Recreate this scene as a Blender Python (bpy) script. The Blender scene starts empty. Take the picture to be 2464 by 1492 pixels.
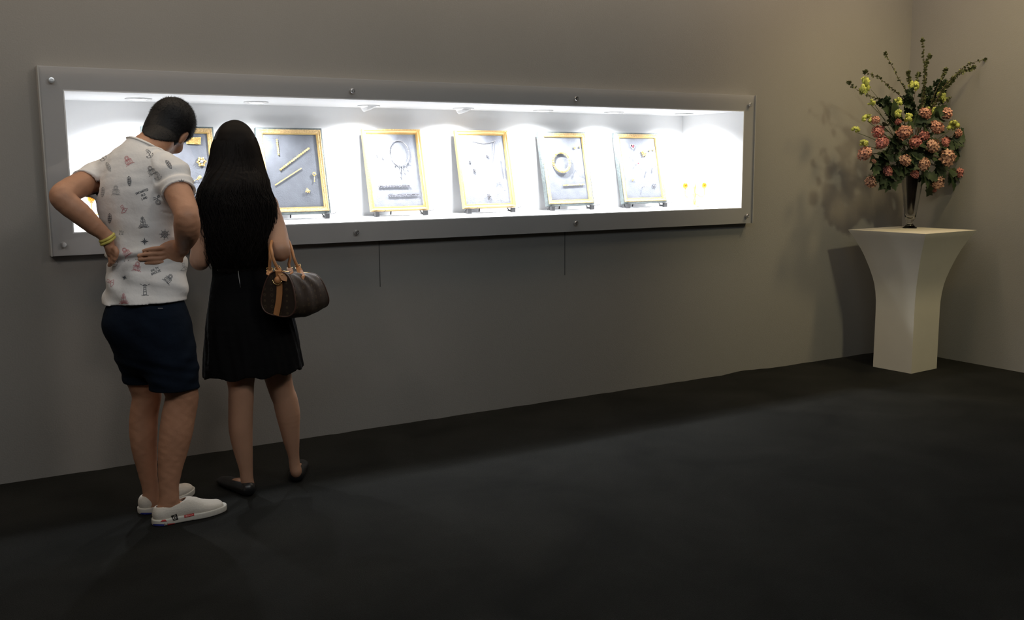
import bpy, bmesh, math, random
import numpy as np
from mathutils import Vector, Matrix
from mathutils.bvhtree import BVHTree
random.seed(7); np.random.seed(7)
SC = bpy.context.scene; COL = SC.collection
PI = math.pi
# ------------------------------------------------------------------ camera
F_PX, YAW, PITCH, ROLL, CAM_D, CAM_H = 2354.8, 0.5351, 0.1443, -0.0077, 4.6749, 1.35
cy_, sy_ = math.cos(YAW), math.sin(YAW)
FWD = Vector((sy_*math.cos(PITCH), cy_*math.cos(PITCH), -math.sin(PITCH)))
R0 = Vector((cy_, -sy_, 0)); U0 = R0.cross(FWD)
RGT = math.cos(ROLL)*R0 + math.sin(ROLL)*U0
UPV = -math.sin(ROLL)*R0 + math.cos(ROLL)*U0
CAM = Vector((0, -CAM_D, CAM_H))
cam = bpy.data.cameras.new('camera'); co = bpy.data.objects.new('camera', cam); COL.objects.link(co)
M = Matrix((RGT, UPV, -FWD)).transposed().to_4x4(); M.translation = CAM
co.matrix_world = M
cam.sensor_width = 36; cam.lens = 36*F_PX/2464; cam.clip_start = .05
SC.camera = co
# ------------------------------------------------------------------ world, exposure
SC.view_settings.view_transform = 'Standard'; SC.view_settings.look = 'None'
SC.view_settings.gamma = 1; SC.view_settings.exposure = 0
w = bpy.data.worlds.new('world'); SC.world = w; w.use_nodes = True
w.node_tree.nodes['Background'].inputs[0].default_value = (.8, .85, 1, 1)
w.node_tree.nodes['Background'].inputs[1].default_value = .0
SC.cycles.max_bounces = 8; SC.cycles.caustics_reflective = False; SC.cycles.caustics_refractive = False
SC.cycles.transparent_max_bounces = 16
SC.cycles.use_denoising = True
SC.cycles.sample_clamp_indirect = 4
# ------------------------------------------------------------------ room lights
def area(name, loc, target, size, energy, color, spread=PI):
    l = bpy.data.lights.new(name, 'AREA'); l.energy = energy; l.color = color
    l.shape = 'RECTANGLE'; l.size, l.size_y = size; l.spread = spread
    o = bpy.data.objects.new(name, l); COL.objects.link(o); o.location = loc
    o.rotation_euler = (Vector(target)-Vector(loc)).to_track_quat('-Z', 'Y').to_euler()
    return o
def spot(name, loc, target, energy, color, angle, blend=.6, radius=.03):
    l = bpy.data.lights.new(name, 'SPOT'); l.energy = energy; l.color = color
    l.spot_size = math.radians(angle); l.spot_blend = blend; l.shadow_soft_size = radius
    o = bpy.data.objects.new(name, l); COL.objects.link(o); o.location = loc
    o.rotation_euler = (Vector(target)-Vector(loc)).to_track_quat('-Z', 'Y').to_euler()
    return o
# long ceiling washes close to the wall, a softer one over the room, and warm spots towards the corner and the pedestal
area('ceiling_lamp_light', (2.3, -1.05, 3.15), (2.3, -.7, 0), (6.5, .9), 9, (.7, .92, 1))
area('ceiling_lamp_light', (2.3, -.45, 3.15), (2.3, -.3, 0), (7.5, .4), 42, (1, .76, .53))
area('ceiling_lamp_light', (1.0, -3.6, 3.15), (1.2, -.6, .6), (3.5, 1.2), 40, (.90, .97, 1))
spot('ceiling_or_fill_spot', (4.75, -1.15, 3.15), (4.9, -.15, 1.2), 22, (1, .62, .22), 105, 1, .12)
spot('ceiling_or_fill_spot', (5.55, -1.5, 3.15), (5.7, -.45, 1.1), 74, (1, .76, .38), 105, 1, .12)
spot('ceiling_or_fill_spot', (4.7, -3.2, 3.15), (5.5, -.45, .8), 128, (1, .90, .56), 60, 1, .12)
spot('ceiling_or_fill_spot', (2.3, -3.6, 3.15), (.85, -.75, .9), 72, (1, .84, .72), 60, 1, .2)
spot('ceiling_or_fill_spot', (-1.3, -3.2, 3.15), (.25, -.3, .95), 58, (1, .86, .76), 62, 1, .2)  # added fill spot, no known lamp there; brightens the wall at left
# ------------------------------------------------------------------ pixel ray helper (2464 x 1492 photograph frame)
def ray(px, py):
    return (FWD + RGT*((px-1232)/F_PX) - UPV*((py-746)/F_PX))
def at(px, py, Y):
    d = ray(px, py); return CAM + d*((Y-CAM.y)/d.y)
def atz(px, py, Z):
    d = ray(px, py); return CAM + d*((Z-CAM.z)/d.z)
def proj(p):
    d = Vector(p)-CAM; z = d.dot(FWD); return 1232+F_PX*d.dot(RGT)/z, 746-F_PX*d.dot(UPV)/z
# ------------------------------------------------------------------ materials
def mat(name, col, rough=.6, metal=0, bump=0, bscale=50, var=0, vscale=5, **kw):
    m = bpy.data.materials.new(name); m.use_nodes = True
    nt = m.node_tree; b = nt.nodes['Principled BSDF']
    b.inputs['Base Color'].default_value = (*col, 1); b.inputs['Roughness'].default_value = rough
    b.inputs['Metallic'].default_value = metal
    for k, v in kw.items():
        b.inputs[k.replace('_', ' ')].default_value = v
    tc = nt.nodes.new('ShaderNodeTexCoord')
    if var:
        n = nt.nodes.new('ShaderNodeTexNoise'); n.inputs['Scale'].default_value = vscale; n.inputs['Detail'].default_value = 5
        nt.links.new(tc.outputs['Object'], n.inputs['Vector'])
        r = nt.nodes.new('ShaderNodeMapRange'); r.inputs['From Min'].default_value = .3; r.inputs['From Max'].default_value = .7
        r.inputs['To Min'].default_value = 1-var; r.inputs['To Max'].default_value = 1+var
        mx = nt.nodes.new('ShaderNodeVectorMath'); mx.operation = 'SCALE'
        mx.inputs[0].default_value = col
        nt.links.new(n.outputs['Fac'], r.inputs['Value']); nt.links.new(r.outputs[0], mx.inputs['Scale'])
        nt.links.new(mx.outputs[0], b.inputs['Base Color'])
    if bump:
        n = nt.nodes.new('ShaderNodeTexNoise'); n.inputs['Scale'].default_value = bscale; n.inputs['Detail'].default_value = 4
        nt.links.new(tc.outputs['Object'], n.inputs['Vector'])
        bp = nt.nodes.new('ShaderNodeBump'); bp.inputs['Strength'].default_value = bump; bp.inputs['Distance'].default_value = .01
        nt.links.new(n.outputs['Fac'], bp.inputs['Height']); nt.links.new(bp.outputs[0], b.inputs['Normal'])
    return m
def emis(name, col, s):
    m = bpy.data.materials.new(name); m.use_nodes = True; b = m.node_tree.nodes['Principled BSDF']
    b.inputs['Base Color'].default_value = (*col, 1)
    b.inputs['Emission Color'].default_value = (*col, 1); b.inputs['Emission Strength'].default_value = s
    return m
MT = {}
MT['wall'] = mat('grey_wall_paint', (.272, .266, .252), .85, bump=.09, bscale=150, var=.03, vscale=1.5)
MT['case'] = mat('grey_case_paint', (.46, .455, .455), .6, var=.02, vscale=3)
MT['white'] = mat('white_niche_paint', (.92, .925, .93), .7)
MT['ceiling'] = mat('ceiling_paint', (.5, .48, .45), .9)
MT['ped'] = mat('cream_laminate', (.64, .61, .53), .5, var=.03, vscale=4)
MT['skin_m'] = mat('skin_tanned', (.46, .235, .14), .55, bump=.08, bscale=120, var=.10, vscale=9)
MT['skin_w'] = mat('skin_light', (.40, .225, .145), .5, bump=.05, bscale=120, var=.08, vscale=9)
MT['hair'] = mat('black_hair', (.010, .010, .011), .6, Specular_IOR_Level=.25)
MT['hair_b'] = mat('dark_brown_hair', (.006, .0045, .004), .6, Specular_IOR_Level=.12)
MT['hair_backlit'] = mat('backlit_hair_ends', (.030, .015, .008), .5, Specular_IOR_Level=.3)  # brown stands for niche light shining through the loose hair ends
MT['shirt'] = mat('white_cotton', (.80, .79, .78), .9, bump=.25, bscale=35)
MT['shorts'] = mat('navy_cotton', (.005, .0095, .019), .95, bump=.4, bscale=25, var=.15, vscale=12, Specular_IOR_Level=.15)
MT['dress'] = mat('black_crepe', (.004, .004, .0045), .95, bump=.3, bscale=40, Specular_IOR_Level=.12)
MT['ink'] = mat('grey_ink', (.10, .11, .13), .9)
MT['ink_l'] = mat('pale_grey_ink', (.25, .26, .28), .9)
MT['ink_r'] = mat('red_ink', (.50, .09, .12), .9)
MT['canvas'] = mat('white_canvas', (.66, .62, .55), .85, bump=.2, bscale=150)
MT['sole'] = mat('white_rubber', (.62, .60, .54), .6)
MT['blue'] = mat('blue_rubber', (.03, .04, .25), .6)
MT['red'] = mat('red_rubber', (.45, .03, .03), .6)
MT['black'] = mat('black_rubber', (.012, .012, .012), .6)
MT['blackleather'] = mat('black_leather', (.012, .012, .013), .35)
def monogram():
    m = mat('brown_coated_canvas', (.030, .020, .014), .55, Specular_IOR_Level=.3); nt = m.node_tree; b = nt.nodes['Principled BSDF']
    tc = nt.nodes.new('ShaderNodeTexCoord'); v = nt.nodes.new('ShaderNodeTexVoronoi'); v.inputs['Scale'].default_value = 42; v.inputs['Randomness'].default_value = .15
    r = nt.nodes.new('ShaderNodeValToRGB'); r.color_ramp.interpolation = 'CONSTANT'; e = r.color_ramp.elements; e[0].color = (.030, .020, .014, 1)
    e[0].position = 0; e[1].position = .16; e[1].color = (.060, .042, .024, 1); e2 = e.new(.30); e2.color = (.030, .020, .014, 1)
    nt.links.new(tc.outputs['Object'], v.inputs['Vector']); nt.links.new(v.outputs['Distance'], r.inputs[0]); nt.links.new(r.outputs[0], b.inputs['Base Color'])
    return m
MT['monogram'] = monogram()
MT['tan'] = mat('tan_leather', (.42, .19, .07), .5, var=.1, vscale=30)
MT['piping'] = mat('dark_red_brown_piping', (.07, .035, .025), .4)
MT['brass'] = mat('polished_brass', (.85, .62, .28), .25, 1)
MT['steel'] = mat('brushed_steel', (.72, .72, .72), .3, 1)
MT['gold'] = mat('gold', (.95, .70, .30), .32, 1, bump=.6, bscale=400)
MT['goldf'] = mat('antique_gilt', (.62, .44, .22), .5, .55, bump=1, bscale=260, var=.25, vscale=120)
MT['goldp'] = mat('bright_gilt', (.88, .60, .27), .4, .7)
MT['silver'] = mat('white_gold', (.62, .62, .65), .25, 1)
MT['dsilver'] = mat('darkened_silver', (.16, .16, .18), .35, .9)
MT['greybox'] = mat('distressed_grey_wood', (.10, .12, .12), .6, bump=.5, bscale=80, var=.25, vscale=40)
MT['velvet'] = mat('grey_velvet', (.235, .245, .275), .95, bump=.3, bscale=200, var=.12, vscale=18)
MT['velvet_low_light'] = mat('low_light_velvet', (.115, .122, .14), .95, bump=.3, bscale=200, var=.12, vscale=18); MT['velvet_mid_light'] = mat('mid_light_velvet', (.18, .19, .215), .95, bump=.3, bscale=200, var=.14, vscale=18)  # copies of the grey velvet, darkened to paint in weaker light on some panels
MT['stand'] = mat('black_metal', (.02, .02, .022), .4)
MT['gemr'] = mat('red_gem', (.5, .03, .05), .1); MT['pearl'] = mat('pearl', (.8, .76, .68), .2)
MT['gemy'] = mat('amber_glass', (1, .38, .03), .15, .5)
MT['yellow'] = mat('yellow_elastic', (.60, .52, .12), .6)
MT['pinkband'] = mat('coral_elastic', (.62, .25, .2), .6)
MT['lamp_rim'] = mat('white_lamp_ring', (.8, .8, .8), .4)
MT['lamp_on'] = emis('lamp_glass', (1, .98, .96), 12)
MT['p1'] = mat('salmon_petal', (.52, .26, .19), .7, var=.25, vscale=60)
MT['p2'] = mat('pink_petal', (.50, .19, .165), .7, var=.25, vscale=60)
MT['p3'] = mat('peach_petal', (.55, .32, .225), .7, var=.25, vscale=60)
MT['pc'] = mat('dark_flower_eye', (.10, .02, .02), .7)
MT['lime'] = mat('lime_petal', (.48, .52, .12), .7, var=.2, vscale=60)
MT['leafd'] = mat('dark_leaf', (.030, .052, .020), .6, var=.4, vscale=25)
MT['leafm'] = mat('olive_leaf', (.12, .135, .05), .6, var=.3, vscale=40)
MT['bark'] = mat('brown_stem', (.07, .045, .025), .8)
MT['stemg'] = mat('green_stem', (.06, .08, .03), .7)
MT['liner'] = mat('dark_brown_liner', (.03, .016, .012), .5)
def glassy(name, tint, gl=.06, rough=.03):
    m = bpy.data.materials.new(name); m.use_nodes = True; nt = m.node_tree; nt.nodes.clear()
    o = nt.nodes.new('ShaderNodeOutputMaterial'); t = nt.nodes.new('ShaderNodeBsdfTransparent'); t.inputs[0].default_value = (*tint, 1)
    g = nt.nodes.new('ShaderNodeBsdfGlossy'); g.inputs['Roughness'].default_value = rough
    lw = nt.nodes.new('ShaderNodeLayerWeight'); lw.inputs[0].default_value = .5
    pw = nt.nodes.new('ShaderNodeMath'); pw.operation = 'POWER'; pw.inputs[1].default_value = 4
    f = nt.nodes.new('ShaderNodeMath'); f.operation = 'MULTIPLY_ADD'; f.inputs[1].default_value = .8; f.inputs[2].default_value = gl*.5
    nt.links.new(lw.outputs['Facing'], pw.inputs[0]); nt.links.new(pw.outputs[0], f.inputs[0])
    mx = nt.nodes.new('ShaderNodeMixShader')
    nt.links.new(f.outputs[0], mx.inputs[0]); nt.links.new(t.outputs[0], mx.inputs[1]); nt.links.new(g.outputs[0], mx.inputs[2])
    nt.links.new(mx.outputs[0], o.inputs[0]); return m
MT['acrylic'] = glassy('clear_acrylic', (.985, .985, .985))
MT['acrylic_edge'] = mat('acrylic_edge', (.40, .40, .385), .3)
MT['glass'] = bpy.data.materials.new('vase_glass'); MT['glass'].use_nodes = True
_b = MT['glass'].node_tree.nodes['Principled BSDF']
_b.inputs['Transmission Weight'].default_value = 1; _b.inputs['Roughness'].default_value = .03; _b.inputs['IOR'].default_value = 1.45
# carpet
def carpet():
    m = bpy.data.materials.new('charcoal_carpet'); m.use_nodes = True; nt = m.node_tree; b = nt.nodes['Principled BSDF']
    b.inputs['Roughness'].default_value = 1; b.inputs['Specular IOR Level'].default_value = .1
    tc = nt.nodes.new('ShaderNodeTexCoord')
    n1 = nt.nodes.new('ShaderNodeTexNoise'); n1.inputs['Scale'].default_value = 260; n1.inputs['Detail'].default_value = 3
    n2 = nt.nodes.new('ShaderNodeTexNoise'); n2.inputs['Scale'].default_value = 2.2; n2.inputs['Detail'].default_value = 7; n2.inputs['Distortion'].default_value = .6
    ad = nt.nodes.new('ShaderNodeMath'); ad.operation = 'MULTIPLY'
    cr = nt.nodes.new('ShaderNodeValToRGB'); cr.color_ramp.elements[0].position = .12; cr.color_ramp.elements[0].color = (.007, .0075, .007, 1)
    cr.color_ramp.elements[1].position = .42; cr.color_ramp.elements[1].color = (.020, .0205, .019, 1)
    for n in (n1, n2): nt.links.new(tc.outputs['Object'], n.inputs['Vector'])
    nt.links.new(n1.outputs[0], ad.inputs[0]); nt.links.new(n2.outputs[0], ad.inputs[1])
    nt.links.new(ad.outputs[0], cr.inputs[0]); nt.links.new(cr.outputs[0], b.inputs['Base Color'])
    bp = nt.nodes.new('ShaderNodeBump'); bp.inputs['Strength'].default_value = .8; bp.inputs['Distance'].default_value = .006
    nt.links.new(ad.outputs[0], bp.inputs['Height']); nt.links.new(bp.outputs[0], b.inputs['Normal'])
    return m
MT['carpet'] = carpet()
# ------------------------------------------------------------------ object helpers
def tag(o, label=None, cat=None, group=None, kind=None):
    if label: o['label'] = label
    if cat: o['category'] = cat
    if group: o['group'] = group
    if kind: o['kind'] = kind
    return o
def empty(name, loc, label, cat, group=None, rot=None):
    o = bpy.data.objects.new(name, None); COL.objects.link(o); o.location = loc; o.empty_display_size = .05
    if rot: o.rotation_euler = rot
    return tag(o, label, cat, group)
class MB:
    def __init__(s): s.v = []; s.f = []; s.m = []
    def add(s, vs, fs, mi=0):
        n = len(s.v); s.v += [tuple(v) for v in vs]; s.f += [tuple(i+n for i in f) for f in fs]; s.m += [mi]*len(fs)
    def box(s, a, b, mi=0, M=None):
        vs = [Vector((x, y, z)) for x in (a[0], b[0]) for y in (a[1], b[1]) for z in (a[2], b[2])]
        if M: vs = [M @ v for v in vs]
        s.add(vs, [(0, 1, 3, 2), (4, 6, 7, 5), (0, 4, 5, 1), (2, 3, 7, 6), (0, 2, 6, 4), (1, 5, 7, 3)], mi)
    def tube(s, pts, r, n=8, mi=0, closed=False, flat=1, up=None):
        pts = [Vector(p) for p in pts]; k = len(pts); rs = r if isinstance(r, (list, tuple)) else [r]*k
        vs = []; 
        t0 = (pts[1]-pts[0]).normalized(); u = Vector(up) if up else (Vector((0, 0, 1)) if abs(t0.z) < .9 else Vector((1, 0, 0)))
        for i, p in enumerate(pts):
            if closed: t = (pts[(i+1) % k]-pts[i-1])
            else: t = pts[min(i+1, k-1)]-pts[max(i-1, 0)]
            t = t.normalized() if t.length > 1e-9 else t0
            a = t.cross(u); a = a.normalized() if a.length > 1e-6 else t.orthogonal().normalized()
            b = a.cross(t)
            if not up: u = b
            for j in range(n):
                th = 2*PI*j/n; vs.append(p+a*(rs[i]*math.cos(th))+b*(rs[i]*flat*math.sin(th)))
        fs = []
        for i in range(k if closed else k-1):
            i2 = (i+1) % k
            for j in range(n):
                j2 = (j+1) % n; fs.append((i*n+j, i*n+j2, i2*n+j2, i2*n+j))
        if not closed: fs += [tuple(range(n-1, -1, -1)), tuple((k-1)*n+j for j in range(n))]
        s.add(vs, fs, mi)
    def lathe(s, prof, c=(0, 0, 0), n=24, mi=0, M=None, cap=True):
        vs = []; c = Vector(c)
        for r, z in prof:
            for j in range(n):
                th = 2*PI*j/n; v = Vector((r*math.cos(th), r*math.sin(th), z))
                vs.append((M @ v if M else v)+c)
        k = len(prof); fs = [(i*n+j, i*n+(j+1) % n, (i+1)*n+(j+1) % n, (i+1)*n+j) for i in range(k-1) for j in range(n)]
        if cap: fs += [tuple(range(n-1, -1, -1)), tuple((k-1)*n+j for j in range(n))]
        s.add(vs, fs, mi)
    def ball(s, c, r, n=8, mi=0, M=None):
        r = Vector((r, r, r)) if not hasattr(r, '__len__') else Vector(r); c = Vector(c)
        vs = []; k = max(4, n//2+1)
        for i in range(k+1):
            ph = PI*i/k
            for j in range(n):
                th = 2*PI*j/n; v = Vector((r.x*math.sin(ph)*math.cos(th), r.y*math.sin(ph)*math.sin(th), r.z*math.cos(ph)))
                vs.append((M @ v if M else v)+c)
        s.add(vs, [(i*n+j, (i+1)*n+j, (i+1)*n+(j+1) % n, i*n+(j+1) % n) for i in range(k) for j in range(n)], mi)
    def build(s, name, mats, parent=None, smooth=True, bevel=0, wm=None):
        me = bpy.data.meshes.new(name); me.from_pydata(s.v, [], s.f); me.validate()
        if not isinstance(mats, (list, tuple)): mats = [mats]
        for m in mats: me.materials.append(MT[m] if isinstance(m, str) else m)
        if len(me.polygons) == len(s.m): me.polygons.foreach_set('material_index', s.m)
        me.polygons.foreach_set('use_smooth', [smooth]*len(me.polygons)); me.update()
        o = bpy.data.objects.new(name, me); COL.objects.link(o)
        if parent:
            o.parent = parent
            bpy.context.view_layer.update() if False else None
        if bevel:
            b = o.modifiers.new('bevel', 'BEVEL'); b.width = bevel; b.segments = 2; b.limit_method = 'ANGLE'
        return o
def child(o, parent):            # parent an object whose mesh is in world coordinates
    o.parent = parent; o.matrix_parent_inverse = Matrix.LocRotScale(parent.location, parent.rotation_euler, parent.scale).inverted()
    return o
def smooth_by_angle(o, deg=35):
    me = o.data; bm = bmesh.new(); bm.from_mesh(me)
    for e in bm.edges:
        if len(e.link_faces) == 2 and e.calc_face_angle(0) > math.radians(deg): e.smooth = False
    bm.to_mesh(me); bm.free(); return o
# ================================================================== THE ROOM
IX, IZ = (.537, 4.44), (1.088, 1.688)          # niche opening
OX, OZ = (.438, 4.533), (.988, 1.789)          # outer edge of the case surround
XC, ZC, ND, PF = 6.065, 3.2, .53, .05           # corner, ceiling, niche depth, surround thickness
mb = MB()
T = .6
mb.box((-3, 0, 0), (IX[0]-.008, T, ZC)); mb.box((IX[1]+.008, 0, 0), (XC+.3, T, ZC))
mb.box((IX[0]-.008, 0, 0), (IX[1]+.008, T, IZ[0]-.008)); mb.box((IX[0]-.008, 0, IZ[1]+.008), (IX[1]+.008, T, ZC))
tag(mb.build('wall_back', 'wall', smooth=False), kind='structure')
mb = MB(); mb.box((XC, -6, 0), (XC+.3, 0, ZC)); tag(mb.build('wall_right', 'wall', smooth=False), kind='structure')
mb = MB(); mb.box((-3, -6, ZC), (XC+.3, T, ZC+.1)); tag(mb.build('ceiling', 'ceiling', smooth=False), kind='structure')
mb = MB(); mb.box((-3.3, -6.3, 0), (-3, T, ZC)); tag(mb.build('wall_left', 'wall', smooth=False), kind='structure')
mb = MB(); mb.box((-3, -6.3, 0), (XC+.3, -6, ZC)); tag(mb.build('wall_front', 'wall', smooth=False), kind='structure')
# carpet: one sheet, with its edge puckered against the wall
nx, ny = 260, 60; mb = MB(); vs = []
xs = np.linspace(-3, XC, nx); ys = np.concatenate([np.linspace(-6, -.12, ny-12), np.linspace(-.1, 0, 12)])
for y in ys:
    for x in xs:
        e = max(0, 1+y/.07)
        z = e*(.010*max(0, math.sin((x-4.35)*7.5))*(4.35 < x < 5.2) + .003*abs(math.sin(x*5.3+math.sin(x*11))))
        vs.append((x, y, z))
mb.add(vs, [(j*nx+i, j*nx+i+1, (j+1)*nx+i+1, (j+1)*nx+i) for j in range(len(ys)-1) for i in range(nx-1)])
tag(mb.build('floor', 'carpet'), kind='structure')
for k, (px, py0, py1) in enumerate([(912, 585, 690), (1359, 562, 662)]):       # two joints of the wall panels under the case
    a, b = at(px, py0, 0), at(px+1, py1, 0); mb = MB()
    mb.box((a.x-.0018, -.0012, b.z), (a.x+.0018, .001, OZ[0]+.02)); tag(mb.build('trim_%d' % (k+1), mat('joint_shadow_gap', (.05, .05, .05), .9), smooth=False), kind='structure')
# ================================================================== DISPLAY CASE
case = empty('display_case', ((OX[0]+OX[1])/2, 0, OZ[0]), 'long grey display case set into the wall, brightly lit white inside behind clear acrylic', 'display case')
mb = MB()
mb.box((OX[0], -PF, OZ[0]), (IX[0]-.006, 0, OZ[1])); mb.box((IX[1]+.006, -PF, OZ[0]), (OX[1], 0, OZ[1]))
mb.box((IX[0]-.006, -PF, OZ[0]), (IX[1]+.006, 0, IZ[0]-.006)); mb.box((IX[0]-.006, -PF, IZ[1]+.006), (IX[1]+.006, 0, OZ[1]))
child(mb.build('surround', 'case', smooth=False), case)
mb = MB(); t = .0055
mb.box((IX[0]-t, -PF-.0005, IZ[0]-t), (IX[1]+t, ND, IZ[0])); mb.box((IX[0]-t, -PF-.0005, IZ[1]), (IX[1]+t, ND, IZ[1]+t))
mb.box((IX[0]-t, -PF-.0005, IZ[0]), (IX[0], ND, IZ[1])); mb.box((IX[1], -PF-.0005, IZ[0]), (IX[1]+t, ND, IZ[1]))
mb.box((IX[0]-t, ND, IZ[0]-t), (IX[1]+t, ND+.01, IZ[1]+t))
tag(child(mb.build('lining', 'white', smooth=False), case), 'white painted inside of the case')
mb = MB(); mb.box((OX[0]+.004, -PF-.012, OZ[0]+.004), (OX[1]-.004, -PF-.006, OZ[1]-.004))
acr = child(mb.build('acrylic_sheet', 'acrylic', smooth=False), case); tag(acr, 'clear acrylic front sheet')
for a, b in [((OX[0], OZ[0]), (OX[0]+.005, OZ[1])), ((OX[1]-.005, OZ[0]), (OX[1], OZ[1]))]:
    mb = MB(); mb.box((a[0], -PF-.013, a[1]), (b[0], -PF-.003, b[1]))
    child(mb.build('sheet_edge', 'acrylic_edge', smooth=False), acr)
for bx in (.489, 1.833, 3.161, 4.481):
    for bz in (1.037, 1.730):
        mb = MB(); Mr = Matrix.Rotation(PI/2, 3, 'X')
        mb.lathe([(.0125, 0), (.0125, .010), (.011, .013), (.006, .0135), (.006, .012), (.0, .012)], (bx, -PF-.010, bz), 20, M=Mr, cap=False)
        child(smooth_by_angle(mb.build('bolt', 'steel')), acr)
# ------------------------------------------------------------------ recessed lights of the case
DLX = [.897, 1.462, 2.085, 2.665, 3.20, 3.715, 4.245]
DLL = ["recessed light in the case ceiling just left of the man's head", 'recessed light in the case ceiling above the woman, before the second frame',
       'recessed light in the case ceiling over the silver necklace frame, tilted aside', 'recessed light in the case ceiling over the pale pearl and earring frame, tilted aside',
       'recessed light in the case ceiling left of the frame with the gold bangle', 'recessed light in the case ceiling left of the frame with the heart brooch',
       'rightmost recessed light in the case ceiling, above the small gold candelabra']
DLY = [.29, .30, .34, .345, .34, .33, .29]; DLE = [48, 36, 66, 68, 56, 52, 58]
for i, x in enumerate(DLX):
    LY = DLY[i]
    e = empty('recessed_light', (x, LY, IZ[1]), DLL[i], 'light', 'recessed lights in the display case')
    tilt = i in (2, 3)
    mb = MB(); mb.lathe([(.044, .0), (.060, .0), (.062, -.003), (.059, -.006), (.045, -.005), (.044, 0)], n=32, cap=False)
    o = mb.build('ring', 'lamp_rim', e)
    mb = MB(); Mt = Matrix.Rotation(math.radians(-24 if tilt else 0), 3, 'Y')
    mb.lathe([(.044, .004), (.043, -.012 if tilt else -.003), (.038, -.020 if tilt else -.006), (.034, -.020 if tilt else -.005)], n=28, M=Mt, cap=False)
    mb.build('bezel', 'lamp_rim', e)
    mb = MB(); z = -.018 if tilt else -.005
    mb.lathe([(.0001, z-.004), (.020, z-.003), (.037, z)], n=24, M=Mt, cap=False); mb.build('bulb', 'lamp_on', e)
    tx = x+(-.10 if tilt else 0)
    s = spot('case_spot_light', (x, LY, IZ[1]-.030), (x+(.02 if not tilt else -.03), LY+.02, 1.0), DLE[i], (.94, .965, 1), 150, .9, .022)
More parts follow.
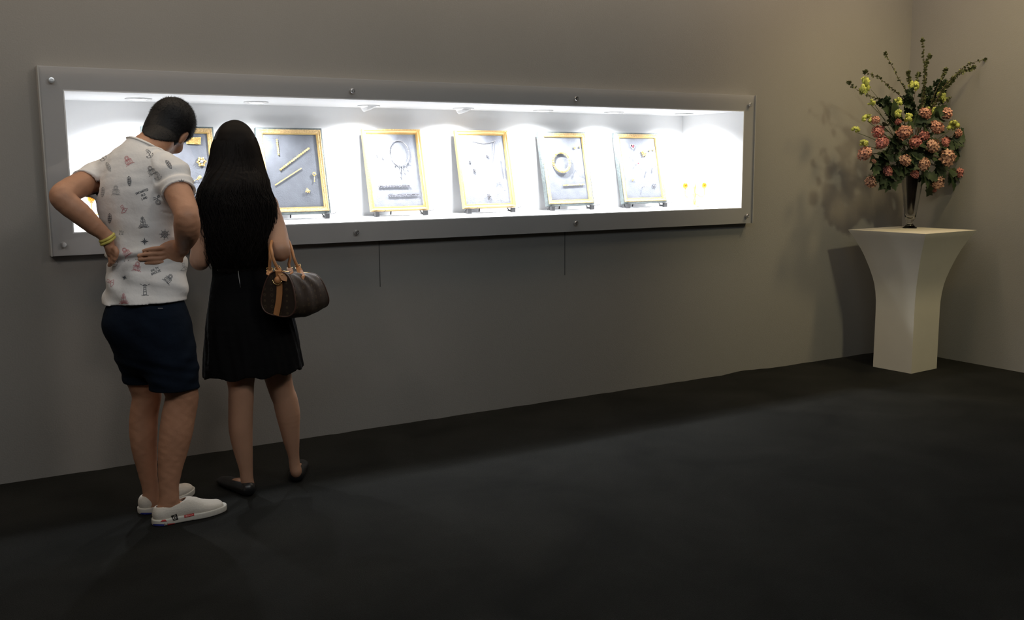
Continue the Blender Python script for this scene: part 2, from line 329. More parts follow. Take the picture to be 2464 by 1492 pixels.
#@@PARTS@@
# ================================================================== SCULPTING ENGINE (distance fields -> one continuous skin)
class Field:
    def __init__(s, lo, hi, res):
        s.res = res; s.lo = np.array(lo, float)
        s.ax = [np.arange(lo[i], hi[i]+res, res).astype(np.float32) for i in range(3)]
        s.D = np.full([len(a) for a in s.ax], .3, np.float32)
    def sl(s, lo, hi):
        out = []
        for i in range(3):
            a = int(max(0, math.floor((lo[i]-s.lo[i])/s.res))); b = int(min(len(s.ax[i]), math.ceil((hi[i]-s.lo[i])/s.res)+1)); out.append(slice(a, max(a, b)))
        return tuple(out)
    def grid(s, sl):
        return s.ax[0][sl[0]][:, None, None], s.ax[1][sl[1]][None, :, None], s.ax[2][sl[2]][None, None, :]
    def mix(s, sl, d, k, op='add'):
        D = s.D[sl]
        if op == 'sub': d = -d; h = np.maximum(k-np.abs(D-d), 0)/k; s.D[sl] = np.maximum(D, d)+h*h*k*.25
        else: h = np.maximum(k-np.abs(D-d), 0)/k; s.D[sl] = np.minimum(D, d)-h*h*k*.25
    def ell(s, c, r, R=None, k=.02, op='add'):
        c = np.array(c, float); r = np.array(r, float); m = r.max()+k+.02; sl = s.sl(c-m, c+m); X, Y, Z = s.grid(sl)
        X, Y, Z = X-c[0], Y-c[1], Z-c[2]
        R = np.eye(3) if R is None else np.array(R)            # columns = local axes
        q = [R[0, j]*X+R[1, j]*Y+R[2, j]*Z for j in range(3)]
        k0 = np.sqrt(sum((q[j]/r[j])**2 for j in range(3))); k1 = np.sqrt(sum((q[j]/r[j]**2)**2 for j in range(3)))+1e-6
        s.mix(sl, k0*(k0-1)/k1, k, op)
    def chain(s, st, k=.02, op='add', sub=3, side=(1, 0, 0), grow=0):
        # st: list of (pos, a, b[, side]) ; a along side, b across it
        P = [np.array(q[0], float) for q in st]; A = [q[1]+grow for q in st]
        Bv = [(q[2] if len(q) > 2 and q[2] else q[1])+grow for q in st]
        S = [np.array(q[3] if len(q) > 3 else side, float) for q in st]
        n = len(P); rs = []
        def cr(a, b, c, d, t): return .5*((2*b)+(-a+c)*t+(2*a-5*b+4*c-d)*t*t+(-a+3*b-3*c+d)*t**3)
        for i in range(n-1):
            g = lambda L, j: L[min(max(j, 0), n-1)]
            for q in range(sub):
                t = q/sub; rs.append([cr(g(L, i-1), g(L, i), g(L, i+1), g(L, i+2), t) for L in (P, A, Bv, S)])
        rs.append([P[-1], A[-1], Bv[-1], S[-1]])
        R = max(max(A), max(Bv)); m = R+k+.015
        lo = np.min([r[0] for r in rs], 0)-m; hi = np.max([r[0] for r in rs], 0)+m; SL = s.sl(lo, hi)
        if any(q.stop <= q.start for q in SL): return
        T = np.full([q.stop-q.start for q in SL], .3, np.float32)
        for i in range(len(rs)-1):
            p0, a0, b0, s0 = rs[i]; p1, a1, b1, s1 = rs[i+1]; d = p1-p0; L = np.linalg.norm(d)
            if L < 1e-6: continue
            d = d/L; mm = max(a0, a1, b0, b1)+k+.015
            sl = s.sl(np.minimum(p0, p1)-mm, np.maximum(p0, p1)+mm); X, Y, Z = s.grid(sl)
            X, Y, Z = X-p0[0], Y-p0[1], Z-p0[2]
            t = X*d[0]+Y*d[1]+Z*d[2]; tc = np.clip(t, 0, L); e = t-tc; h = tc/L
            sd = (s0+s1)/2; sd = sd-d*(sd@d); sd /= (np.linalg.norm(sd)+1e-9); nn = np.cross(d, sd)
            qs = X*sd[0]+Y*sd[1]+Z*sd[2]; qn = X*nn[0]+Y*nn[1]+Z*nn[2]
            a = a0+(a1-a0)*h; b = b0+(b1-b0)*h; r = np.minimum(a, b)
            k0 = np.sqrt((qs/a)**2+(qn/b)**2+(e/r)**2); k1 = np.sqrt((qs/a**2)**2+(qn/b**2)**2+(e/r**2)**2)+1e-6
            ds = (k0*(k0-1)/k1).astype(np.float32)
            tl = tuple(slice(sl[j].start-SL[j].start, sl[j].stop-SL[j].start) for j in range(3))
            T[tl] = np.minimum(T[tl], ds)
        s.mix(SL, T, k, op)
    def near(s, w=.03):
        idx = np.nonzero(np.abs(s.D) < w); return idx, s.ax[0][idx[0]], s.ax[1][idx[1]], s.ax[2][idx[2]]
    def mesh(s):
        D = s.D; D[0] = D[-1] = .1; D[:, 0] = D[:, -1] = .1; D[:, :, 0] = D[:, :, -1] = .1
        S = D < 0; nx, ny, nz = D.shape
        c = np.zeros((nx-1, ny-1, nz-1), np.int8)
        offs = [(i, j, k) for i in (0, 1) for j in (0, 1) for k in (0, 1)]
        for i, j, k in offs: c += S[i:nx-1+i, j:ny-1+j, k:nz-1+k]
        I = np.nonzero((c > 0) & (c < 8)); n = len(I[0]); vid = np.full(c.shape, -1, np.int32); vid[I] = np.arange(n)
        acc = np.zeros((n, 3)); cnt = np.zeros(n)
        cv = {o: D[I[0]+o[0], I[1]+o[1], I[2]+o[2]] for o in offs}
        for o in offs:
            for ax in range(3):
                if o[ax]: continue
                o2 = list(o); o2[ax] = 1; o2 = tuple(o2); v0, v1 = cv[o], cv[o2]; m = (v0 < 0) != (v1 < 0)
                t = np.where(m, v0/np.where(m, v0-v1, 1), 0)
                p = np.array(o, float)[None, :].repeat(n, 0); p[:, ax] += t
                acc[m] += p[m]; cnt[m] += 1
        V = (np.stack(I, 1)+acc/cnt[:, None])*s.res+s.lo
        F = []
        for ax in range(3):
            a1, a2 = (ax+1) % 3, (ax+2) % 3
            s0 = [slice(None)]*3; s1 = [slice(None)]*3; s0[ax] = slice(0, -1); s1[ax] = slice(1, None)
            A, B = S[tuple(s0)], S[tuple(s1)]; e = np.array(np.nonzero(A != B))
            ok = (e[a1] > 0) & (e[a2] > 0) & (e[a1] < D.shape[a1]-1) & (e[a2] < D.shape[a2]-1); e = e[:, ok]
            def cell(d1, d2):
                q = e.copy(); q[a1] -= d1; q[a2] -= d2; return vid[q[0], q[1], q[2]]
            q = np.stack([cell(1, 1), cell(0, 1), cell(0, 0), cell(1, 0)], 1)
            fl = A[tuple(e)]; q[~fl] = q[~fl][:, ::-1]; F.append(q)
        return V, np.concatenate(F)
def fobj(name, fld, m, origin=None, parent=None, keep=None, smooth_it=1):
    V, F = fld.mesh()
    if keep is not None:
        ok = keep(V); F = F[ok[F].all(1)]; used = np.unique(F); mp = np.full(len(V), -1); mp[used] = np.arange(len(used)); V = V[used]; F = mp[F]
    for _ in range(smooth_it):
        acc = np.zeros_like(V); cn = np.zeros(len(V))
        for i in range(4):
            a, b = F[:, i], F[:, (i+1) % 4]; np.add.at(acc, a, V[b]); np.add.at(cn, a, 1); np.add.at(acc, b, V[a]); np.add.at(cn, b, 1)
        V = .5*V+.5*acc/np.maximum(cn, 1)[:, None]
    o0 = np.array(origin if origin is not None else (0, 0, 0), float)
    me = bpy.data.meshes.new(name); me.vertices.add(len(V)); me.vertices.foreach_set('co', (V-o0).ravel())
    me.loops.add(F.size); me.loops.foreach_set('vertex_index', F.ravel().astype(np.int32))
    me.polygons.add(len(F)); me.polygons.foreach_set('loop_start', np.arange(0, F.size, 4, dtype=np.int32)); me.polygons.foreach_set('loop_total', np.full(len(F), 4, np.int32))
    me.update(); me.validate(); me.polygons.foreach_set('use_smooth', [True]*len(me.polygons)); me.materials.append(MT[m])
    o = bpy.data.objects.new(name, me); COL.objects.link(o); o.location = tuple(o0)
    if parent is not None: child(o, parent)
    return o
def A3(v): return np.array(v, float)
def side(phi): p = math.radians(phi); return (math.cos(p), -math.sin(p), 0)
def front(phi): p = math.radians(phi); return (math.sin(p), math.cos(p), 0)
def rotm(x, y, z):  # columns
    return np.array([x, y, z], float).T
def head_axes(phi, pitch, roll):      # phi bearing, pitch down, roll to the right
    f = Vector(front(phi)); r = Vector(side(phi)); u = Vector((0, 0, 1))
    q = Matrix.Rotation(math.radians(-pitch), 3, r); f = q @ f; u = q @ u
    q = Matrix.Rotation(math.radians(roll), 3, f); r = q @ r; u = q @ u
    return r, f, u
def build_head(F, c, ax, sc=1):
    r, f, u = ax; R = rotm(r, f, u); c = Vector(c); P = lambda x, y, z: c+(r*x+f*y+u*z)*sc
    S = lambda *a: [q*sc for q in a]
    F.ell(P(0, -.008, .035), S(.075, .094, .080), R, .02); F.ell(P(0, .022, -.030), S(.062, .070, .070), R, .03)
    F.ell(P(0, .045, -.085), S(.034, .034, .030), R, .03)                                    # chin
    F.chain([(P(0, .085, .018), .008*sc), (P(0, .104, -.020), .013*sc), (P(0, .096, -.030), .011*sc)], .012)     # nose
    for x in (-1, 1):
        F.ell(P(x*.031, .094, .014), S(.017, .012, .010), R, .012, 'sub'); F.ell(P(x*.031, .081, .012), S(.013, .012, .012), R, .004)
        F.ell(P(x*.012, .098, -.032), S(.008, .009, .007), R, .006)
        F.ell(P(x*.079, -.008, -.004), S(.010, .019, .030), R, .006); F.ell(P(x*.088, -.002, -.002), S(.006, .010, .019), R, .004, 'sub')
        F.ell(P(x*.045, .062, -.020), S(.022, .020, .018), R, .03)
    F.ell(P(0, .086, -.053), S(.024, .012, .0065), R, .006); F.ell(P(0, .085, -.064), S(.020, .012, .007), R, .006)
    F.ell(P(0, .0975, -.0585), S(.022, .006, .0015), R, .003, 'sub')
def build_hand(F, wrist, d, nrm, thumb, curl=.5, sc=1):
    w = Vector(wrist); d = Vector(d).normalized(); nrm = Vector(nrm); nrm = (nrm-d*nrm.dot(d)).normalized(); s = Vector(thumb); s = (s-d*s.dot(d)-nrm*s.dot(nrm)).normalized()
    K = w+d*.085*sc
    F.chain([(w, .026*sc, .019*sc), (w+d*.04*sc, .034*sc, .016*sc), (K-d*.008*sc, .038*sc, .013*sc)], .012, side=tuple(s))
    for off, ln in ((.030, .074), (.010, .082), (-.010, .077), (-.029, .060)):
        p = K+s*off*sc; pts = [(p-d*.02*sc, .0095*sc)]; dd = d.copy(); 
        for q, fr in ((0, .45), (1, .30), (2, .25)):
            dd = (Matrix.Rotation(-curl*(.6, 1, .8)[q], 3, s.cross(d).cross(d) if False else s) @ dd) if s.cross(d).dot(nrm) > 0 else (Matrix.Rotation(curl*(.6, 1, .8)[q], 3, s) @ dd)
            pts.append((p.copy(), (.0092, .0085, .0078)[q]*sc)); p = p+dd*ln*fr*sc
        pts.append((p, .0068*sc)); F.chain(pts, .005, sub=2)
    t0 = w+d*.02*sc+s*.02*sc
    F.chain([(t0, .014*sc), (t0+(d*.6+s*.7)*.035*sc, .012*sc), (t0+(d*.85+s*.75-nrm*.2)*.058*sc, .010*sc), (t0+(d*1.2+s*.75-nrm*.4)*.075*sc, .008*sc)], .012, sub=2)
# ================================================================== THE MAN
MO = (.80, -.80, 0)
Fm = Field((.20, -1.26, 0), (1.12, -.42, 1.72), .0036)
PB = lambda px, py, Y: at(px, py, Y)
sP, sW, sC = side(55), side(42), side(33)
TOR = [(PB(352, 760, -.79), .160, .120, sP), (PB(351, 700, -.785), .152, .112, side(48)), (PB(352, 620, -.775), .138, .098, sW), (PB(343, 540, -.765), .142, .102, side(36)),
       (PB(334, 470, -.76), .150, .108, sC), (PB(326, 425, -.755), .135, .085, sC), (PB(326, 392, -.745), .09, .06, sC)]
Fm.chain(TOR, .03, grow=-.016)
Fm.chain([(PB(235, 428, -.64), .046), (PB(285, 410, -.68), .05), (PB(335, 400, -.74), .055), (PB(380, 405, -.81), .05), (PB(415, 422, -.87), .047)], .04)
NK = PB(333, 378, -.735); HC = PB(403, 312, -.60)
Fm.chain([(NK, .060), (PB(356, 357, -.705), .060), (PB(380, 338, -.665), .059), (PB(398, 316, -.62), .052)], .03)
HA = head_axes(20, 36, 33); build_head(Fm, HC, HA, 1.0)
# arms
LW, RW = PB(257, 570, -.835), PB(437, 598, -.915)
Fm.chain([(PB(232, 430, -.645), .048), (PB(200, 442, -.70), .046), (PB(168, 458, -.77), .045), (PB(150, 472, -.82), .044), (PB(163, 490, -.83), .042), (PB(192, 513, -.835), .040), (PB(225, 543, -.835), .033), (PB(250, 563, -.835), .025), (LW, .024)], .02)
Fm.chain([(PB(417, 425, -.88), .050), (PB(428, 462, -.94), .050), (PB(443, 497, -1.01), .046), (PB(449, 522, -1.05), .044), (PB(450, 545, -1.03), .047), (PB(449, 565, -.985), .043), (PB(443, 585, -.945), .032), (RW, .026, .022)], .02)
# right hand spread on the lower back
Yh = -.905
Fm.chain([(PB(440, 594, Yh), .030, .020, (0, 0, 1)), (PB(419, 603, Yh), .042, .016, (0, 0, 1)), (PB(402, 613, Yh), .0435, .013, (0, 0, 1))], .014)
for st in ([(402, 597), (384, 598), (364, 599.5), (346, 603)], [(402, 608), (386, 610.5), (360, 611), (334, 615)], [(402, 618), (388, 621.5), (362, 622.5), (336, 624.5)], [(406, 628), (393, 631), (370, 631.5), (351, 633.5)]):
    Fm.chain([(PB(*st[0], Yh), .0092), (PB(*st[1], Yh-.006), .0094), (PB(*st[2], Yh-.001), .0084), (PB(*st[3], Yh+.010), .0066)], .002, sub=2)
Fm.chain([(PB(432, 606, Yh), .016), (PB(432, 622, -.895), .013), (PB(434, 636, -.875), .0105), (PB(437, 648, -.855), .009)], .012)
# left hand gripping the hip
Fm.chain([(LW, .024, .020, (.3, 0, 1)), (PB(262, 588, -.83), .026, .018, (.3, .6, .6)), (PB(266, 602, -.815), .028, .017, (.3, .6, .6))], .012)
for st in ([(267, 594, -.83), (276, 598, -.85), (281, 606, -.862), (279, 614, -.862)], [(267, 602, -.82), (275, 608, -.845), (279, 616, -.855), (276, 624, -.855)], [(266, 608, -.81), (272, 616, -.835), (274, 625, -.845), (270, 632, -.842)], [(264, 612, -.80), (267, 622, -.82), (267, 632, -.83), (263, 638, -.825)]):
    Fm.chain([(PB(*q), r) for q, r in zip(st, (.0105, .0105, .0095, .0078))], .004, sub=2)
Fm.chain([(PB(261, 584, -.82), .013), (PB(266, 592, -.77), .011), (PB(272, 600, -.73), .009)], .01)
# legs
def footp(H, T, u, z): 
    p = H+(T-H)*u; p[2] = z; return tuple(p)
sR, sL = side(88), side(60)
RL = [(PB(392, 800, -.86), .082), (PB(412, 870, -.855), .078), (PB(436, 940, -.858), .062, .062), (PB(437, 965, -.858), .056, .062), (PB(431, 994, -.858), .054, .063), (PB(424, 1038, -.858), .055, .062),
      (PB(416.5, 1082, -.858), .049, .056), (PB(410, 1126, -.858), .040, .046), (PB(406, 1170, -.858), .034, .038), (PB(407, 1200, -.858), .034, .038), (PB(404, 1226, -.858), .028, .040), (PB(406, 1236, -.858), .026, .042)]
Fm.chain(RL, .02, side=sR)
RH, RT = A3(atz(376, 1263, 0)), A3(atz(531, 1227, 0))
Fm.chain([(footp(RH, RT, .10, .038), .024), (footp(RH, RT, .34, .045), .026), (footp(RH, RT, .6, .036), .034, .024), (footp(RH, RT, .85, .028), .032, .018)], .02, side=(0, 1, 0))
LL = [(PB(320, 800, -.72), .080), (PB(338, 880, -.71), .074), (PB(352, 940, -.70), .056, .058), (PB(352, 965, -.70), .052, .056), (PB(347, 994, -.70), .050, .056), (PB(345, 1038, -.70), .050, .055),
      (PB(348, 1082, -.70), .044, .050), (PB(354, 1126, -.70), .036, .040), (PB(361, 1170, -.70), .030, .032), (PB(364, 1197, -.70), .029, .031), (PB(364, 1214, -.70), .026, .034)]
Fm.chain(LL, .02, side=sL)
LH, LT = A3(atz(347, 1235, .0)), A3(atz(453, 1184, .0))
Fm.chain([(footp(LH, LT, .10, .038), .024), (footp(LH, LT, .35, .045), .026), (footp(LH, LT, .6, .035), .032, .024), (footp(LH, LT, .85, .028), .032, .018)], .03, side=sL)
idx, X, Y, Z = Fm.near(.02)
Fm.D[idx] += .0006*np.sin(X*140+np.sin(Z*90))*np.sin(Z*120)
man = fobj('person', Fm, 'skin_m', MO, smooth_it=1)
tag(man, 'man in a white printed T-shirt and navy shorts, hands on hips, leaning toward the case', 'person')
# T-shirt
Fs = Field((.26, -1.20, .72), (1.06, -.44, 1.56), .0042)
def shirt_field(F, g, holes=False):
    F.chain([(PB(351, 775, -.79), .172, .134, side(50)), (PB(351, 738, -.79), .171, .132, side(50)), (PB(352, 690, -.787), .165, .122, side(48)), (PB(354, 655, -.782), .156, .113, side(44)), (PB(354, 636, -.778), .160, .118, side(44)),
             (PB(352, 600, -.775), .150, .108, sW), (PB(344, 540, -.765), .152, .110, side(36)),
             (PB(334, 470, -.76), .160, .116, sC), (PB(326, 425, -.755), .142, .092, sC), (PB(328, 392, -.742), .10, .066, sC)], .03, grow=g)
    F.chain([(PB(236, 428, -.64), .054), (PB(285, 409, -.68), .058), (PB(333, 396, -.735), .062), (PB(380, 400, -.81), .060), (PB(415, 420, -.87), .058)], .05, grow=g)
    F.chain([(PB(240, 428, -.64), .056), (PB(215, 436, -.675), .055), (PB(190, 447, -.72), .055), (PB(176, 453, -.745), .055)], .03, grow=g)
    F.chain([(PB(412, 418, -.87), .060), (PB(425, 446, -.91), .060), (PB(431, 468, -.95), .062), (PB(436, 484, -.98), .063)], .03, grow=g)
    F.chain([(PB(326, 395, -.74), .066), (PB(340, 362, -.718), .064), (PB(352, 340, -.70), .060)], .03, grow=g)
shirt_field(Fs, 0)
idx, X, Y, Z = Fs.near(.03)
zp = 746-0  # folds: vertical drags at the waist, arcs round the right sleeve, bunching above the hand
h = np.clip((1.30-Z)/.3, 0, 1)
d = .0036*np.sin((X*.8-Y*.6)*62+4*np.sin(Z*9)+Z*14)*h
rs = A3(PB(412, 400, -.87)); dist = np.sqrt((X-rs[0])**2+(Y-rs[1])**2+(Z-rs[2])**2)
d += .0036*np.sin(dist*170+X*8)*np.exp(-((dist-.085)/.055)**2)*(X > rs[0]-.07)
ls = A3(PB(250, 420, -.66)); dl = np.sqrt((X-ls[0])**2+(Y-ls[1])**2+(Z-ls[2])**2)
d += .0020*np.sin(dl*120+Z*20)*np.exp(-((dl-.08)/.05)**2)
zf = 1.025+.03*np.sin(X*9+1)-.05*(X-.65)          # fold ridge
d += -.008*np.exp(-((Z-zf-.014)/.013)**2)+.010*np.exp(-((Z-zf+.010)/.009)**2)
d += .0055*np.sin((Z*.75+X*.6-Y*.3)*75+3*np.sin(X*14))*np.clip((1.0-Z)/.06, 0, 1)
d += .0026*np.sin(Z*58+X*20)*np.exp(-((Z-1.12)/.07)**2)
Fs.D[idx] += d.astype(np.float32)
outer = Fs.D.copy(); Fi = Field((.26, -1.20, .72), (1.06, -.44, 1.56), .0042); shirt_field(Fi, -.009)
idx, X, Y, Z = Fi.near(.03); 
Fs.D = np.maximum(outer, -(outer+.010))
GX, GY, GZ = np.meshgrid(*Fs.ax, indexing='ij', sparse=True)
def plane_cut(F, p, n):          # removes the side n points to
    n = Vector(n).normalized(); F.D = np.maximum(F.D, ((GX-p[0])*n.x+(GY-p[1])*n.y+(GZ-p[2])*n.z).astype(np.float32))
hem = PB(350, 741, -.93); hz = hem.z+.012*np.sin((GX-.45)*6)+.015*(GX-.68)-.02*(GY+.93)
Fs.D = np.maximum(Fs.D, (hz-GZ).astype(np.float32))
# sleeve cuts: local half-spaces limited to beyond each shoulder
def local_cut(F, p, n, rad, cyl=None):
    n = Vector(n).normalized(); d = ((GX-p[0])*n.x+(GY-p[1])*n.y+(GZ-p[2])*n.z); q = np.sqrt((GX-p[0])**2+(GY-p[1])**2+(GZ-p[2])**2)
    if cyl: q = np.where(d > -.02, np.sqrt(np.maximum(q*q-d*d, 0)), 9); rad = cyl; q = np.where(d > .2, 9, q)
    F.D = np.where((q < rad) & (d > -.02), np.maximum(F.D, d.astype(np.float32)), F.D)
a, b = PB(202, 441, -.70), PB(172, 457, -.76); local_cut(Fs, a, b-a, .080, .072)
a, b = PB(428, 463, -.945), PB(443, 500, -1.02); local_cut(Fs, a, (b-a)+Vector((0, 0, -.01)), .105)
# neck opening
nc, nd = PB(352, 350, -.706), (PB(380, 318, -.66)-PB(340, 372, -.72)).normalized()
local_cut(Fs, nc, nd+Vector((-.05, -.35, .25)), .12)
shirt = fobj('t_shirt', Fs, 'shirt', MO, man)
tag(shirt, 'white cotton T-shirt with small grey and red sea motifs')
# shorts
Fq = Field((.36, -1.06, .40), (1.02, -.52, .98), .0042)
Fq.chain([(PB(351, 715, -.79), .148, .110, side(50)), (PB(352, 742, -.79), .156, .118, side(50)), (PB(355, 768, -.79), .168, .132, side(54)), (PB(362, 800, -.79), .168, .134, side(56)), (PB(368, 830, -.79), .162, .125, side(58))], .02)
Fq.ell(PB(300, 782, -.80), (.075, .07, .075), None, .05); 
Fq.chain([(PB(396, 800, -.85), .098, .098), (PB(410, 860, -.86), .096, .098), (PB(418, 920, -.858), .088, .094), (PB(420, 965, -.858), .088, .095)], .02, side=sR)
Fq.chain([(PB(322, 800, -.73), .090, .094), (PB(340, 870, -.715), .082, .088), (PB(351, 930, -.70), .074, .072), (PB(355, 955, -.70), .074, .070)], .018, side=sL)
idx, X, Y, Z = Fq.near(.03)
Fq.D[idx] += (.0028*np.sin((Z*1.0+X*.5)*70+4*np.sin(X*17+Y*11))*np.clip((.85-Z)/.25, .15, 1)+.0015*np.sin(Z*150+X*40)*np.exp(-((Z-.60)/.07)**2)).astype(np.float32)
Fq.D = np.maximum(Fq.D, -(Fq.D+.009))
GX, GY, GZ = np.meshgrid(*Fq.ax, indexing='ij', sparse=True)
zr = PB(420, 948, -.95).z; zl = PB(330, 931, -.79).z; cut = np.where(GY+.79-.35*(GX-.72) < 0, zr-.012*(GX-.8), zl)
Fq.D = np.maximum(Fq.D, (cut-GZ).astype(np.float32)); Fq.D = np.maximum(Fq.D, (GZ-.955).astype(np.float32))
shorts = fobj('shorts', Fq, 'shorts', MO, man); tag(shorts, 'navy blue knee-length shorts')
# ------------------------------------------------------------------ hair
def hull_hits(o):
    bpy.context.view_layer.update(); bvh = BVHTree.FromPolygons([o.matrix_world @ v.co for v in o.data.vertices], [p.vertices[:] for p in o.data.polygons]); return bvh
r, f, u = HA; R = rotm(r, f, u); HP = lambda x, y, z: HC+r*x+f*y+u*z
Fh = Field(HC-Vector((.16, .16, .16)), HC+Vector((.16, .16, .16)), .003)
Fh.ell(HP(0, -.010, .036), (.086, .106, .093), R, .01); Fh.ell(HP(0, -.022, -.030), (.068, .069, .078), R, .03); Fh.chain([(PB(378, 334, -.662), .056), (PB(387, 325, -.645), .062), (PB(400, 310, -.62), .064)], .02)
GX, GY, GZ = np.meshgrid(*Fh.ax, indexing='ij', sparse=True)
lx = (GX-HC.x)*r.x+(GY-HC.y)*r.y+(GZ-HC.z)*r.z; ly = (GX-HC.x)*f.x+(GY-HC.y)*f.y+(GZ-HC.z)*f.z; lz = (GX-HC.x)*u.x+(GY-HC.y)*u.y+(GZ-HC.z)*u.z
line = np.where(ly < -.03, -.098, np.where(ly < .012, -.098+(ly+.03)*2.1, np.where(ly < .04, -.012+(ly-.012)*.6, .01+(ly-.04)*1.5)))
Fh.D = np.maximum(Fh.D, (line-lz).astype(np.float32))
Fn = Field(HC-Vector((.16, .16, .16)), HC+Vector((.16, .16, .16)), .003)      # the nape, tapering down the neck
Fn.chain([(PB(356, 357, -.705), .0635), (PB(380, 338, -.665), .065), (PB(398, 316, -.62), .062)], .01, sub=4)
np_, nl = PB(392, 334, -.715), PB(436, 333, -.66)-PB(348, 314, -.71); nn2 = nl.cross(Vector((.15, 1, .35))).normalized(); nn2 = nn2 if nn2.z > 0 else -nn2
Fn.D = np.maximum(Fn.D, -((GX-np_.x)*nn2.x+(GY-np_.y)*nn2.y+(GZ-np_.z)*nn2.z).astype(np.float32)); Fn.D = np.maximum(Fn.D, (ly-.005).astype(np.float32))
Fh.D = np.minimum(Fh.D, Fn.D)
Fh.D = np.maximum(Fh.D, -(Fh.D+.03))
ear = [HP(s*.082, -.004, -.004) for s in (-1, 1)]
for e in ear: Fh.ell(e, (.018, .028, .034), R, .006, 'sub')
idx, X, Y, Z = Fh.near(.01); Fh.D[idx] += (.0012*np.sin(X*900+Z*400)*np.sin(Z*800+Y*700)).astype(np.float32)
mhair = fobj('hair', Fh, 'hair', MO, man, smooth_it=1); tag(mhair, 'short black hair')
V = np.array([v.co for v in mhair.data.vertices]); N = np.array([v.normal for v in mhair.data.vertices]); sel = np.random.choice(len(V), 9000, replace=False)
mb = MB(); Uv = np.array(u)
for i in sel:
    p = V[i]+np.array(MO); q = p-np.array(HC); lz_ = q@np.array(u); ly_ = q@np.array(f)
    if q@N[i] < 0: continue
    L = .006+.005*random.random() if lz_ > .0 else .0035
    d = N[i]*.55+np.array(f)*.35*(lz_ > .03)-Uv*.45*(lz_ < .06)+np.random.randn(3)*.22; d /= np.linalg.norm(d)
    s = np.cross(d, [.3, .5, .8]); s /= np.linalg.norm(s); t = np.cross(d, s); w_ = .0006
    mb.add([p-N[i]*.002+s*w_, p-N[i]*.002-s*w_*.5+t*w_*.87, p-N[i]*.002-s*w_*.5-t*w_*.87, p+d*L], [(0, 1, 3), (1, 2, 3), (2, 0, 3)])
o = mb.build('hair_strands', 'hair'); child(o, mhair)
# ------------------------------------------------------------------ collar, wristband
mb = MB(); pts = []
bs = hull_hits(shirt)
nn_ = (nd+Vector((-.05, -.35, .25))).normalized(); ua = nn_.orthogonal().normalized(); ub = nn_.cross(ua)
for k in range(40):
    th = 2*PI*k/40; dirv = ua*math.cos(th)+ub*math.sin(th); o_ = nc-nn_*.010+Vector((0, 0, 0)); hit = bs.ray_cast(o_+dirv*.2, -dirv, .2)
    pts.append(hit[0] if hit[0] is not None else o_+dirv*.06)
pts = [sum((pts[(k+j) % 40] for j in range(-3, 4)), Vector())/7 for k in range(40)]
cen = sum(pts, Vector())/40
mb.tube([p+(p-cen).normalized()*.001 for p in pts], .009, 8, closed=True, flat=.35, up=nn_); child(mb.build('collar', 'shirt', None), shirt)
wd = (PB(262, 588, -.83)-PB(240, 555, -.835)).normalized()
def ring_pts(c, n, ra, k=28, wob=0):
    n = Vector(n).normalized(); a = n.orthogonal().normalized(); b = n.cross(a); return [c+a*(ra+wob*math.sin(5*t))*math.cos(t)+b*(ra+wob*math.sin(5*t))*math.sin(t) for t in [2*PI*i/k for i in range(k)]]
mb = MB(); mb.tube(ring_pts(PB(257, 572, -.835), wd, .0262, wob=.001), .0058, 8, closed=True); mb.tube(ring_pts(PB(259, 579, -.835), wd, .0262, wob=.0015), .0055, 8, closed=True)
tag(child(mb.build('wristband', 'yellow'), man), 'yellow elastic wristband')
# ------------------------------------------------------------------ printed motifs: strokes laid on the cloth
GL = {'A': [[(0, 0), (.5, 1), (1, 0)], [(.2, .4), (.8, .4)]], 'B': [[(0, 0), (0, 1), (.7, 1), (.8, .75), (.6, .52), (0, .52)], [(.6, .52), (.9, .3), (.7, 0), (0, 0)]], 'C': [[(1, .85), (.6, 1), (.1, .75), (.1, .25), (.6, 0), (1, .15)]],
      'D': [[(0, 0), (0, 1), (.6, 1), (1, .6), (1, .4), (.6, 0), (0, 0)]], 'E': [[(1, 1), (0, 1), (0, 0), (1, 0)], [(0, .5), (.8, .5)]], 'H': [[(0, 0), (0, 1)], [(1, 0), (1, 1)], [(0, .5), (1, .5)]],
      'L': [[(0, 1), (0, 0), (.9, 0)]], 'N': [[(0, 0), (0, 1), (1, 0), (1, 1)]], 'O': [[(.5, 0), (0, .3), (0, .7), (.5, 1), (1, .7), (1, .3), (.5, 0)]], 'R': [[(0, 0), (0, 1), (.8, 1), (.9, .75), (.7, .5), (0, .5)], [(.5, .5), (1, 0)]],
      'S': [[(1, .85), (.6, 1), (.1, .85), (.15, .55), (.85, .45), (.9, .15), (.5, 0), (0, .15)]], 'T': [[(0, 1), (1, 1)], [(.5, 1), (.5, 0)]], 'U': [[(0, 1), (0, .2), (.5, 0), (1, .2), (1, 1)]], 'W': [[(0, 1), (.25, 0), (.5, .7), (.75, 0), (1, 1)]],
      'Y': [[(0, 1), (.5, .5), (1, 1)], [(.5, .5), (.5, 0)]], 'Z': [[(0, 1), (1, 1), (0, 0), (1, 0)]], ' ': [], 'I': [[(.5, 0), (.5, 1)]], 'V': [[(0, 1), (.5, 0), (1, 1)]], '8': [[(.5+.36*math.sin(t), .76+.24*math.cos(t)) for t in [PI*i/6 for i in range(13)]], [(.5+.44*math.sin(t), .27+.27*math.cos(t)) for t in [PI*i/6 for i in range(13)]]]}
def text(lines, h=6, wd=4.2, gap=1.5, lead=10):
    out = []
    for li, t in enumerate(lines):
        W_ = len(t)*(wd+gap)
        for i, c in enumerate(t):
            for st in GL[c]: out.append([(-W_/2+i*(wd+gap)+x*wd, -(li*lead)+y*h) for x, y in st])
    return out
def circ(cx, cy, r, n=14, a0=0, a1=2*PI): return [(cx+r*math.cos(a0+(a1-a0)*i/n), cy+r*math.sin(a0+(a1-a0)*i/n)) for i in range(n+1)]
